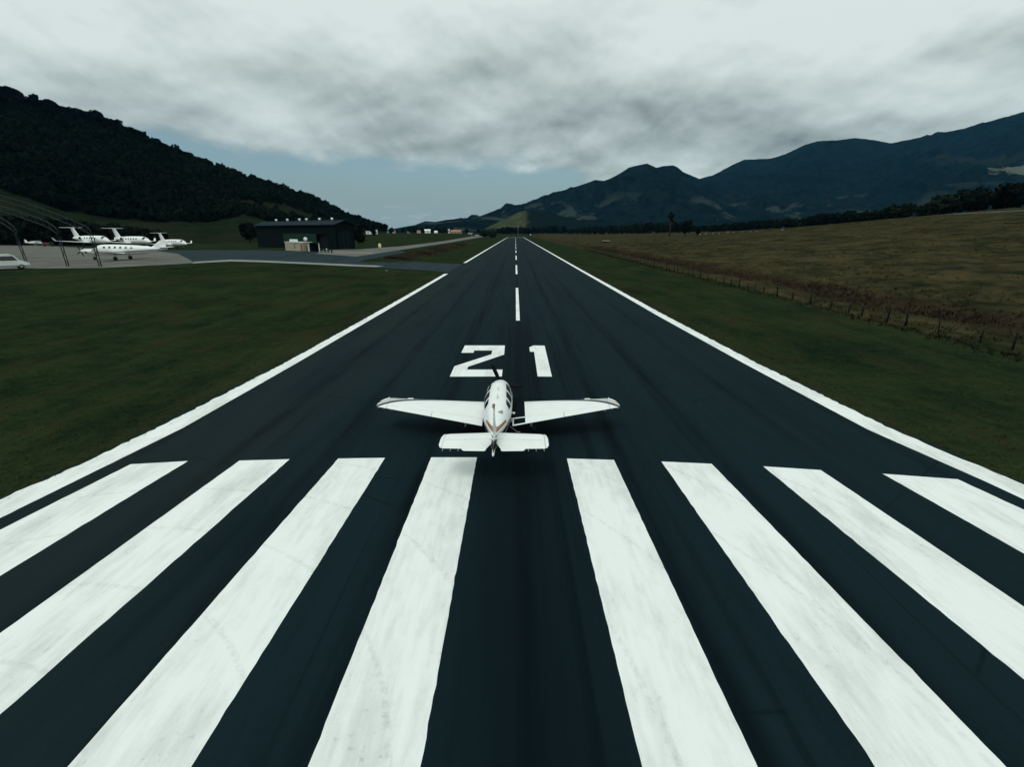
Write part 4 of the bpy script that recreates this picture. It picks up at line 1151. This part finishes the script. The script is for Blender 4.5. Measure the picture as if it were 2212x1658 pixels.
for (pt, pn, L, lab, bnd) in (((146, 206), (275, 192), 22.5, 'left-most white jet, its nose hidden behind the white turboprop', False),
                              ((236, 198), (360, 184), 21.5, 'middle white jet with a thin red band ahead of its tail', True),
                              ((336, 188), (431, 175), 16.4, 'right-most white jet whose pointed nose sticks out to the right', False)):
    a = on_apron(*pt); b_ = on_apron(*pn); c = a.lerp(b_, .5); c.z = t1(c.x, c.y) + .07
    parked_jet(L, c, toward(a, b_), lab, bnd)
def turboprop():
    a = on_apron(366, 107); b_ = on_apron(172, 105); L = (a - b_).length; k = L / 16.0
    c = a.lerp(b_, .5); c.z = t1(c.x, c.y) + .07
    o = empty('turboprop_aircraft', c, toward(a, b_), 'white single-propeller turboprop parked nearest on the apron, nose to the left', 'aircraft')
    zc = 1.88 * k; r = .94 * k
    tab = [(-8 * k, .05, zc + .10 * k, zc + .30 * k), (-5.6 * k, .42 * k, zc - .32 * k, zc + .50 * k), (-3 * k, .82 * k, zc - .8 * k, zc + .80 * k), (-.5 * k, r, zc - r, zc + r), (3.0 * k, r, zc - r, zc + .98 * k), (4.2 * k, .86 * k, zc - .9 * k, zc + .80 * k), (5.0 * k, .70 * k, zc - .82 * k, zc + .26 * k), (6.8 * k, .52 * k, zc - .6 * k, zc + .14 * k), (7.3 * k, .34 * k, zc - .42 * k, zc + .02 * k)]
    fu = Fus(tab, 2.1)
    fu.mesh(26, .22).build('fuselage', 'white', o)
    for mir in (False, True):
        for i in range(6):
            y = (-2.2 + i * .95) * k; fu.patch(((y, 38), (y + .38 * k, 38), (y + .38 * k, 16), (y, 16)), .02, 3, 3, mir).build('cabin_window', 'glass', o)
        fu.patch(((4.1 * k, 82), (4.75 * k, 84), (4.85 * k, 28), (4.0 * k, 26)), .02, 4, 4, mir).build('windscreen', 'glass', o)
    Fus([(7.25 * k, .24 * k, zc - .42 * k, zc + .02 * k), (7.6 * k, .18 * k, zc - .36 * k, zc - .04 * k), (7.95 * k, .02, zc - .22 * k, zc - .18 * k)], 2).mesh(16, .08).build('spinner', 'grey', o)
    for q in range(4):
        an = q * PI / 2 + .5; u = Vector((math.cos(an), 0, math.sin(an)))
        MB().tube([Vector((0, 7.5 * k, zc - .2 * k)) + u * .15 * k, Vector((0, 7.5 * k, zc - .2 * k)) + u * .7 * k, Vector((0, 7.5 * k, zc - .2 * k)) + u * 1.3 * k], [.07 * k, .10 * k, .03 * k], 6).build('blade', 'black', o)
    for sg in (1, -1):
        f = (lambda z_: z_) if sg == 1 else mirror
        wing_mb(f([(.6 * k, 1.9 * k, -.6 * k, zc - .72 * k, .14), (7.6 * k, .9 * k, -.35 * k, zc - .05 * k, .11)])).build('wing', 'white', o)
        wing_mb(f([(7.6 * k, .9 * k, -.35 * k, zc - .05 * k, .11), (7.9 * k, .3 * k, -.5 * k, zc + .5 * k, .08)])).build('winglet', 'white', o)
        wing_mb(f([(0.02, -6.6 * k, -8.1 * k, zc + .45 * k, .1), (2.6 * k, -7.1 * k, -8.1 * k, zc + .5 * k, .09)])).build('tailplane', 'white', o)
        MB().tube([(sg * .5 * k, 6.4 * k, zc - .35 * k), (sg * .8 * k, 6.2 * k, zc - .45 * k), (sg * .95 * k, 5.9 * k, zc - .45 * k)], .13 * k, 8).build('exhaust', 'steel', o)
        MB().tube([(sg * 2.1 * k, .3 * k, zc - .6 * k), (sg * 2.2 * k, .3 * k, .3)], .09 * k, 8).build('main_gear_leg', 'grey', o)
        MB().ring((sg * 2.3 * k, .3 * k, .36 * k), (1, 0, 0), .36 * k, .32 * k).build('wheel', 'rubber', o)
        fu.patch(((-6.8 * k, -22), (4.6 * k, -34), (4.6 * k, -24), (-6.8 * k, 2)), .018, 20, 3, sg < 0).build('side_stripe', 'grey', o)
    wing_mb([(zc + .3 * k, -4.9 * k, -7.7 * k, 0, .08), (zc + 1.75 * k, -6.9 * k, -8.15 * k, 0, .08)], vertical=True).build('fin', 'white', o)
    MB().tube([(0, 5.2 * k, zc - .6 * k), (0, 5.3 * k, .25)], .08 * k, 8).build('nose_gear_leg', 'grey', o)
    MB().ring((0, 5.3 * k, .3 * k), (1, 0, 0), .3 * k, .25 * k).build('wheel', 'rubber', o)
turboprop()

# white van cut by the left edge of the frame
def van():
    p = at(10, 583); p.z += .06
    q = at(60, 581)
    o = empty('parked_van', p, toward(p, q), 'white van with dark windows parked at the apron edge, cut off on the left', 'van')
    prof = [(-2.6, .45), (-2.6, 2.05), (-2.45, 2.25), (1.0, 2.28), (1.35, 2.18), (1.95, 1.35), (2.75, 1.12), (2.95, .95), (2.98, .45)]
    mb = MB(); n = len(prof)
    vs = [(sx * (0.98 if z < 1.3 else .88), y, z) for sx in (-1, 1) for (y, z) in prof]
    fs = [tuple(range(n)), tuple(range(n, 2 * n))] + [(i, (i + 1) % n, n + (i + 1) % n, n + i) for i in range(n)]
    mb.add(vs, fs).build('body', 'offwhite', o)
    for sx in (-1, 1):
        MB().add([(sx * .945, -2.3, 1.35), (sx * .945, 1.65, 1.35), (sx * .905, 1.2, 2.0), (sx * .905, -2.3, 2.0)], [(0, 1, 2, 3)]).build('side_window', 'glass', o)
        MB().box(sx * .99 - .02, sx * .99 + .02, -2.5, 2.9, .42, .62).build('sill_trim', 'grey', o)
        for yy in (-1.7, 1.95):
            w = MB().ring((sx * .9, yy, .36), (1, 0, 0), .36, .24).build('wheel', 'rubber', o)
            MB().ring((sx * .92, yy, .36), (1, 0, 0), .2, .25, 14, ((.1, -1), (.9, -1), (1, 0), (.9, 1), (.1, 1))).build('rim', 'grey', w)
        MB().box(sx * .72 - .16, sx * .72 + .16, 2.93, 3.0, .82, .96, .01).build('headlight', 'offwhite', o)
    MB().add([(-.8, 1.40, 2.13), (.8, 1.40, 2.13), (.86, 1.95, 1.38), (-.86, 1.95, 1.38)], [(0, 1, 2, 3)]).build('windscreen', 'glass', o).location = (0, .03, .02)
    MB().box(-.95, .95, 2.95, 3.05, .42, .66, .02).build('bumper', 'grey', o)
van()
# small parked light plane and a red fuel bowser far behind it
def small_plane(px, py, L, hd, label):
    p = at(px, py); p.z += .07; k = L / 7.0
    o = empty('small_aircraft', p, hd, label, 'aircraft')
    Fus([(-3.5 * k, .05, 1.2 * k, 1.35 * k), (-1.5 * k, .35 * k, .8 * k, 1.55 * k), (.6 * k, .55 * k, .65 * k, 1.85 * k), (1.8 * k, .5 * k, .65 * k, 1.45 * k), (2.8 * k, .3 * k, .75 * k, 1.25 * k)], 2.2).mesh(16, .15).build('fuselage', 'white', o)
    for sg in (1, -1):
        f = (lambda q: q) if sg == 1 else mirror
        wing_mb(f([(.4 * k, 1.4 * k, -.1 * k, 1.85 * k, .13), (5 * k, 1.2 * k, .1 * k, 1.95 * k, .12)])).build('wing', 'white', o)
        wing_mb(f([(.02, -2.7 * k, -3.5 * k, 1.3 * k, .1), (1.6 * k, -2.8 * k, -3.5 * k, 1.3 * k, .1)])).build('tailplane', 'white', o)
        MB().tube([(sg * .4 * k, .3 * k, .8 * k), (sg * 1.1 * k, .2 * k, .25 * k)], .05 * k, 6).ring((sg * 1.15 * k, .2 * k, .22 * k), (1, 0, 0), .22 * k, .15 * k, 12).build('main_gear', 'grey', o)
    wing_mb([(1.25 * k, -2.4 * k, -3.4 * k, 0, .1), (2.5 * k, -3.1 * k, -3.7 * k, 0, .1)], vertical=True).build('fin', 'white', o)
    MB().ring((0, 2.2 * k, .2 * k), (1, 0, 0), .2 * k, .14 * k, 12).tube([(0, 2.2 * k, .2 * k), (0, 2.1 * k, .8 * k)], .04 * k, 6).build('nose_gear', 'grey', o)
    MB().box(-.95 * k, .95 * k, 2.86 * k, 2.9 * k, .95 * k, 1.08 * k).build('propeller', 'black', o)
small_plane(78, 531, 7.2, R(-70), 'small white light plane parked far back on the apron')
def bowser(px, py):
    p = at(px, py); p.z += .07
    o = empty('service_cart', p, R(-60), 'small red service cart beside the far light plane', 'cart')
    MB().box(-.8, .8, -1.5, 1.0, .5, 1.6, .15).build('tank', 'red', o); MB().box(-.75, .75, 1.05, 2.1, .45, 1.9, .12).build('cab', 'green', o)
    for sx in (-1, 1):
        for yy in (-1.0, 1.5): MB().ring((sx * .75, yy, .35), (1, 0, 0), .35, .22, 14).build('wheel', 'rubber', o)
bowser(103, 533)

# ------------------------------------------------------------------ open arch frames beside the apron
def arch_frames():
    dirv = Vector((-0.86, 0.51, 0)).normalized()
    specs = [([(217, 577), (208, 545), (199, 511), (191, 497), (163, 485), (130, 471), (96, 457.7), (54, 443), (0, 427), (-60, 411)], 'right-most steel lattice arch of the open shed frame, standing before the turboprop'),
             ([(147, 576), (139, 550), (132, 529), (122, 499), (107, 488), (90, 480), (45, 464), (0, 450), (-60, 434)], 'middle steel lattice arch of the open shed frame by the apron'),
             ([(60, 574), (50, 548), (40, 525), (33, 497), (17, 485), (0, 474.6), (-40, 459), (-80, 446), (-140, 430)], 'left-most steel lattice arch of the open shed frame, cut by the frame edge')]
    for pts, lab in specs:
        b = at(*pts[0]); nrm = Vector((-dirv.y, dirv.x, 0))
        loc = []
        for p in pts:
            r = ray(*p); k = (b - CAMP).dot(nrm) / r.dot(nrm); q = CAMP + r * k - b
            loc.append((q.dot(dirv), q.z))
        loc[0] = (loc[0][0], 0.0)
        ap = loc[-1][0] + 3.0
        loc = loc + [(ap, loc[-1][1] + .9)]
        full = loc + [(2 * ap - t, z) for t, z in loc[-2::-1]]
        # resample evenly
        P = [Vector((t, 0, z)) for t, z in full]
        cum = [0]
        for i in range(1, len(P)): cum.append(cum[-1] + (P[i] - P[i - 1]).length)
        n = int(cum[-1] / 1.5); S_ = [float(q) for q in np.linspace(0, cum[-1], n + 1)]
        Q = [Vector((float(np.interp(s, cum, [p.x for p in P])), 0, float(np.interp(s, cum, [p.z for p in P])))) for s in S_]
        o = empty('arch_frame', b, math.atan2(dirv.y, dirv.x), lab, 'steel frame', 'lattice arches of the open shed')
        inner, outer = [], []
        for i, q in enumerate(Q):
            t = (Q[min(i + 1, n)] - Q[max(i - 1, 0)]).normalized(); nn = Vector((-t.z, 0, t.x))
            outer.append(q + nn * .50); inner.append(q - nn * .50)
        for lst in (outer, inner): lst[0].z = 0; lst[-1].z = 0
        MB().tube(outer, .075, 6).build('outer_chord', 'steel', o); MB().tube(inner, .075, 6).build('inner_chord', 'steel', o)
        mb = MB()
        for i in range(0, n, 2):
            mb.tube([outer[i], inner[i + 1]], .04, 5); 
            if i + 2 <= n: mb.tube([inner[i + 1], outer[i + 2]], .04, 5)
        mb.build('lattice', 'steel', o)
        for e in (0, n):
            c = Q[e]; MB().box(c.x - .8, c.x + .8, -.25, .25, -.15, .06, .02).build('base_plate', 'grey', o)
arch_frames()

# ------------------------------------------------------------------ hangar and the small things in front of it
def corrugated(name, col, freq):
    m, nt, b = new_mat(name)
    tc = nd(nt, 'ShaderNodeTexCoord')
    w = nd(nt, 'ShaderNodeTexWave', wave_type='BANDS', bands_direction='X'); nt.links.new(tc.outputs['Object'], w.inputs['Vector']); w.inputs['Scale'].default_value = freq
    n = NOISE(nt, tc.outputs['Object'], 0.5, 5, 0.65)
    nt.links.new(MIX(nt, MR(nt, n, .3, .7), tuple(c * .75 for c in col), tuple(c * 1.25 for c in col)), b.inputs['Base Color'])
    b.inputs['Roughness'].default_value = 0.9; b.inputs['Specular IOR Level'].default_value = 0.08
    bp = nd(nt, 'ShaderNodeBump'); bp.inputs['Strength'].default_value = .5; bp.inputs['Distance'].default_value = .05
    nt.links.new(w.outputs[1], bp.inputs['Height']); nt.links.new(bp.outputs[0], b.inputs['Normal'])
    return m
def hangar():
    a = at(558, 534); b_ = at(728, 539.5)
    # local frame: x along the long front, y to the back
    ang = math.atan2(b_.y - a.y, b_.x - a.x) ; Lx = (b_ - a).length
    base = min(a.z, b_.z)
    o = empty('hangar', (a.x, a.y, base), ang, 'dark metal hangar with six white roof vents below the wooded hill', 'hangar')
    yv = Vector((-math.sin(ang), math.cos(ang), 0)); nv = Vector((math.cos(ang), math.sin(ang), 0))
    rr = ray(763, 538); kk = (b_ - CAMP).dot(nv) / rr.dot(nv); dep = max(8.0, (CAMP + rr * kk - b_).dot(yv))
    print('hangar depth', dep, 'length', Lx)
    eave = ridge = 0
    da = (a - CAMP).dot(CAMR @ Vector((0, 0, -1)))
    eave = (534 - 491) * da / FOC / math.cos(R(PITCH)); ridge = eave + min(3.4, dep * .17)
    wall = corrugated('hangar_wall_sheet', (0.0022, 0.0068, 0.0080), 2.2)
    roofm = corrugated('hangar_roof_sheet', (0.011, 0.023, 0.031), 1.6)
    # front wall left, above and right of the opening; gables; back
    ox0, ox1, oz = Lx * .785, Lx * .905, 5.2
    MB().box(0, ox0, 0, .25, 0, eave).box(ox1, Lx, 0, .25, 0, eave).box(ox0, ox1, 0, .25, oz, eave).build('wall', wall, o)
    MB().box(0, Lx, dep - .25, dep, 0, eave).build('wall', wall, o)
    for x0, x1 in ((0, .25), (Lx - .25, Lx)):
        mb = MB(); vs = []
        for x in (x0, x1): vs += [(x, .25, 0), (x, dep - .25, 0), (x, dep - .25, eave), (x, dep / 2, ridge - .3), (x, .25, eave)]
        mb.add(vs, [(0, 1, 2, 3, 4), (5, 9, 8, 7, 6)] + [(i, (i + 1) % 5, 5 + (i + 1) % 5, 5 + i) for i in range(5)]).build('gable', wall, o)
    ov = .7
    sl = (ridge - eave) / (dep / 2)
    mb = MB()
    for sgn in (0, 1):
        y0, y1 = (-ov, dep / 2) if sgn == 0 else (dep + ov, dep / 2)
        z0 = eave - ov * sl + .06; z1 = ridge + .06
        mb.add([(-ov, y0, z0), (Lx + ov, y0, z0), (Lx + ov, y1, z1), (-ov, y1, z1), (-ov, y0, z0 + .16), (Lx + ov, y0, z0 + .16), (Lx + ov, y1, z1 + .16), (-ov, y1, z1 + .16)], [(0, 1, 2, 3), (4, 7, 6, 5), (0, 4, 5, 1), (1, 5, 6, 2), (3, 2, 6, 7), (0, 3, 7, 4)])
    mb.build('roof', roofm, o)
    for px in (599, 625, 652, 667, 694, 719):
        f = (px - 570) / (742 - 570) * Lx + .5
        v = MB().ring((f, dep / 2 - .2, ridge + .55), (0, 0, 1), .5, 1.0, 14, ((.6, -1), (.6, -.2), (1, 0), (.95, .5), (.5, 1))).build('roof_vent', 'white', o)
    MB().box(ox0 - .1, ox1 + .1, .9, 1.05, 0.02, oz + .1).build('sliding_door', 'black', o)
    MB().box(Lx * .37, ox0 - .3, -.12, -.004, 2.4, 5.4).build('sign_panel', 'green', o)
    for i in range(3):
        gw = (dep - 2.4) / 3; g0 = 1.2 + i * gw
        MB().box(Lx + .02, Lx + .1, g0, g0 + gw - .12, .05, 6.2).build('gable_door', 'darkwall', o)
        MB().box(Lx + .10, Lx + .14, g0, g0 + .15, .05, 6.2).build('door_frame', 'steel', o)
    MB().box(-.5, Lx + .5, -.5, dep + .5, -1.2, 0.03).build('plinth', concrete, o)
    return o, ang, Lx
hang, hang_ang, hang_L = hangar()
def local_px(px, py): 
    p = at(px, py); return p
def kiosk():
    p = at(617, 541); q = at(656, 543); w = (q - p).length
    o = empty('fuel_kiosk', p, math.atan2(q.y - p.y, q.x - p.x), 'beige rendered kiosk with a green mark in front of the hangar', 'kiosk')
    MB().box(0, w, 0, 3, -.3, 2.6, .03).build('wall', 'beige', o)
    MB().box(-.12, w + .12, -.12, 3.12, 2.62, 2.76).build('roof', 'offwhite', o)
    MB().box(w * .15, w * .42, .8, 2.0, 2.78, 3.55, .05).build('air_unit', 'offwhite', o)
    c = w * .55
    MB().add([(c - .45, -.02, 2.2), (c + .45, -.02, 2.2), (c + .2, -.02, 1.6), (c + .4, -.02, .9), (c, -.02, .6), (c - .4, -.02, .9), (c - .2, -.02, 1.6)], [(0, 1, 2, 6), (6, 2, 3, 4, 5)]).build('emblem', 'greenpaint', o)
    MB().box(w * .86, w * .97, -.035, -.005, 0.02, 2.2).build('door', 'brown', o)
kiosk()
def round_sign():
    p = at(663, 543.5)
    o = empty('round_sign', p, 0, 'round white sign on a yellow-green post beside the beige kiosk', 'sign')
    MB().tube([(0, 0, -.3), (0, 0, 3.1)], .16, 8).build('post', pmat('olive_post', (.16, .15, .03), .7), o)
    MB().ring((0, -.1, 3.7), (0, 1, 0), .62, .14, 24, ((.05, -1), (.93, -1), (1, 0), (.93, 1), (.05, 1))).build('disc', 'white', o)
round_sign()
def canopy():
    p = at(667, 544); q = at(690, 544.5); w = (q - p).length
    o = empty('open_canopy', p, math.atan2(q.y - p.y, q.x - p.x), 'low dark canopy on white posts right of the kiosk', 'canopy')
    MB().box(-.1, w + .3, -.2, 3.4, 2.55, 2.75, .03).build('roof', 'green', o)
    for x in (0.05, w): MB().box(x - .09, x + .09, -.1, .1, -.2, 2.55).build('post', 'offwhite', o)
    for x in (0.05, w): MB().box(x - .07, x + .07, 3.1, 3.3, -.2, 2.55).build('post', 'offwhite', o)
    MB().box(0.2, w - .2, 3.0, 3.12, 0, 2.5).build('back_panel', 'black', o)
canopy()
def quad():
    p = at(706, 545)
    o = empty('utility_tractor', p, R(200), 'dark utility tractor with a bright lamp before the hangar door', 'tractor')
    MB().box(-.5, .5, -1.2, .4, .45, 1.1, .1).build('body', 'darkwall', o); MB().box(-.45, .45, .4, 1.4, .5, 1.2, .12).build('bonnet', 'darkwall', o)
    MB().box(-.5, .5, -1.0, .2, 1.85, 1.95, .03).build('cab_roof', 'black', o)
    for sx in (-.45, .45):
        for yy in (-.95, .15): MB().tube([(sx, yy, 1.05), (sx, yy, 1.87)], .03, 6).build('roof_post', 'black', o)
        MB().ring((sx * 1.3, -.8, .5), (1, 0, 0), .5, .3, 16).build('wheel', 'rubber', o); MB().ring((sx * 1.2, 1.0, .33), (1, 0, 0), .33, .22, 14).build('wheel', 'rubber', o)
    MB().ring((0, 1.43, .9), (0, 1, 0), .22, .08, 14, ((.05, -1), (.9, -1), (1, 0), (.9, 1), (.05, 1))).build('headlight', 'white', o)
quad()
def bollard():
    p = at(717, 546.5)
    o = empty('bollard', p, 0, 'short dark bollard at the forecourt edge before the hangar', 'bollard')
    MB().tube([(0, 0, -.2), (0, 0, .8), (0, 0, .95)], [.22, .2, .1], 10).build('body', 'black', o)
bollard()
def marker():
    p = at(821, 541)
    o = empty('marker_board', p, 0, 'egg-shaped yellow and white marker on a short post by the road', 'marker')
    s = 1.5
    MB().tube([(0, 0, -.3), (0, 0, .9)], .09, 8).build('post', 'steel', o)
    Fus([(-.12, .05, 1.5, 1.6), (-.1, .5, .75, 2.4), (.1, .5, .75, 2.4), (.12, .05, 1.5, 1.6)], 2).mesh(22, .02).build('board', 'yellow', o)
    Fus([(-.135, .03, 1.85, 1.9), (-.125, .34, 1.55, 2.28), (-.10, .34, 1.55, 2.28)], 2).mesh(18, .01).build('upper_face', 'white', o)
marker()
def edge_lamp(px, py, label):
    p = at(px, py)
    o = empty('edge_light', p, 0, label, 'light')
    MB().box(-.25, .25, -.25, .25, -.1, .12, .03).build('base', 'grey', o); MB().tube([(0, 0, .1), (0, 0, .34), (0, 0, .42)], [.1, .1, .04], 10).build('lens', 'black', o)
edge_lamp(835, 585, 'small dark light housing in the grass below the taxiway')
def trough():
    p = at(1309, 524)
    o = empty('water_trough', p, 0, 'small white-topped trough standing in the pasture right of the runway', 'trough')
    MB().box(-2.2, 2.2, -.7, .7, 0, .9, .06).build('body', 'darkwood', o); MB().box(-2.4, 2.4, -.85, .85, .9, 1.1, .04).build('rim', 'offwhite', o)
trough()
def far_marker():
    p = at(1146, 509)
    o = empty('runway_end_marker', p, 0, 'small white marker board beside the far runway end', 'marker')
    MB().box(-1.0, 1.0, -.08, .08, .6, 2.6, .02).build('board', 'white', o)
    for x in (-.7, .7): MB().box(x - .06, x + .06, .085, .2, -.2, 2.4).build('post', 'grey', o)
far_marker()
# pale blocks along the far road
blk = None
for px, py in [(1512, 507.0), (1524, 506.2), (1540, 505), (1554, 505.2), (1572, 503), (1585, 503), (1604, 502), (1622, 501.2), (1634, 500.6), (1690, 498)]:
    p = at(px, py)
    if blk is None:
        blk = MB().box(-.9, .9, -.45, .45, -.1, .95, .18).build('pale_block', 'grey'); o = blk
        tag(o, 'pale low block in the row along the foot of the tree line', 'block', 'pale blocks along the foot of the tree line')
    else:
        o = copy_tree(blk)
    o.location = p; o.rotation_euler = (0, 0, random.uniform(0, 3)); s = random.uniform(.35, .7); o.scale = (s, s, s)

# ------------------------------------------------------------------ village
def house(px, py, wpx, hpx, depth, label, roof='tileroof', wall='white', flat=False, tower=False):
    p = W(px, py, depth); p.z = t1(p.x, p.y) - .3
    s = depth / FOC; w = wpx * s; h = hpx * s * 0.72; d = max(6, w * .6)
    o = empty('house', p, R(random.uniform(-12, 12)), label, 'house')
    MB().box(-w / 2, w / 2, 0, d, 0, h).build('wall', wall, o)
    if flat:
        MB().box(-w / 2 - .2, w / 2 + .2, -.2, d + .2, h + .01, h + .4).build('roof', 'offwhite', o)
    else:
        rz = h + min(2.4, d * .3)
        MB().add([(-w / 2 - .4, -.4, h - .1), (w / 2 + .4, -.4, h - .1), (w / 2 + .4, d + .4, h - .1), (-w / 2 - .4, d + .4, h - .1), (-w / 2 - .4, d / 2, rz), (w / 2 + .4, d / 2, rz)], [(0, 1, 5, 4), (2, 3, 4, 5), (1, 2, 5), (3, 0, 4), (0, 3, 2, 1)]).build('roof', roof, o)
    n = max(1, int(w / 4))
    for i in range(n):
        x = -w / 2 + (i + .5) * w / n
        MB().box(x - .6, x + .6, -.06, -.004, h * .35, h * .72).build('window', 'glass', o)
    if tower:
        MB().box(w / 2 + .02, w / 2 + 2.6, 0, 3, 0, h * 1.55).build('tower', wall, o)
    return o
house(800, 505, 19, 9, 560, 'long white house with a tower at the end of the wooded hill', flat=True, tower=True)
house(835, 507, 5, 6, 700, 'narrow white house just right of the long white one', 'tileroof')
house(826, 503, 5, 5, 760, 'small white house high behind the narrow one', 'tileroof')
house(851, 503, 6, 5, 760, 'pale house half hidden by trees behind the field', 'orange', 'offwhite')
house(883, 506, 5, 4, 720, 'low pale house left of the village centre', 'tileroof', 'offwhite')
house(904, 505, 6, 5, 720, 'pale house with an orange roof in the village centre', 'orange', 'offwhite')
house(924, 507, 12, 8, 680, 'bright white gabled house, largest in the village centre', 'white')
house(941, 509, 5, 4, 620, 'small white shed nearest the field edge', 'white', 'white')
house(984, 507, 22, 5, 640, 'long low hall under a bright orange roof', 'orange', 'beige')
house(970, 507, 3.4, 12, 645, 'slim white tower beside the orange-roofed hall', 'white', 'white', flat=True)
house(1016, 508, 9, 5, 660, 'grey flat-roofed block near the runway end', flat=True, wall='grey')
house(1030, 508, 7, 4, 660, 'low grey shed right of the grey block', flat=True, wall='grey')
# line of far poles
def mast():
    p = W(1119, 505, 900); p.z = t1(p.x, p.y)
    o = empty('radio_mast', p, 0, 'thin pale mast rising above the trees beyond the runway end', 'mast')
    MB().tube([(0, 0, 0), (0, 0, 12), (0, 0, 22)], [.3, .25, .15], 6).build('pole', 'grey', o)
    for z in (12, 17, 21): MB().box(-.4, .4, -.06, .06, z, z + .3).build('aerial', 'grey', o)
mast()

# ------------------------------------------------------------------ air: a faint blue haze that only the mountains feel
def haze():
    m = bpy.data.materials.new('haze_air'); m.use_nodes = True; nt = m.node_tree; nt.nodes.clear()
    v = nd(nt, 'ShaderNodeVolumePrincipled'); v.inputs['Color'].default_value = (0.13, 0.50, 0.86, 1); v.inputs['Density'].default_value = 0.000017; v.inputs['Anisotropy'].default_value = 0.0
    out = nd(nt, 'ShaderNodeOutputMaterial'); nt.links.new(v.outputs[0], out.inputs['Volume'])
    o = MB().box(-9500, 9500, -900, 12500, -40, 1700).build('haze', m)
    tag(o, kind='stuff')
haze()
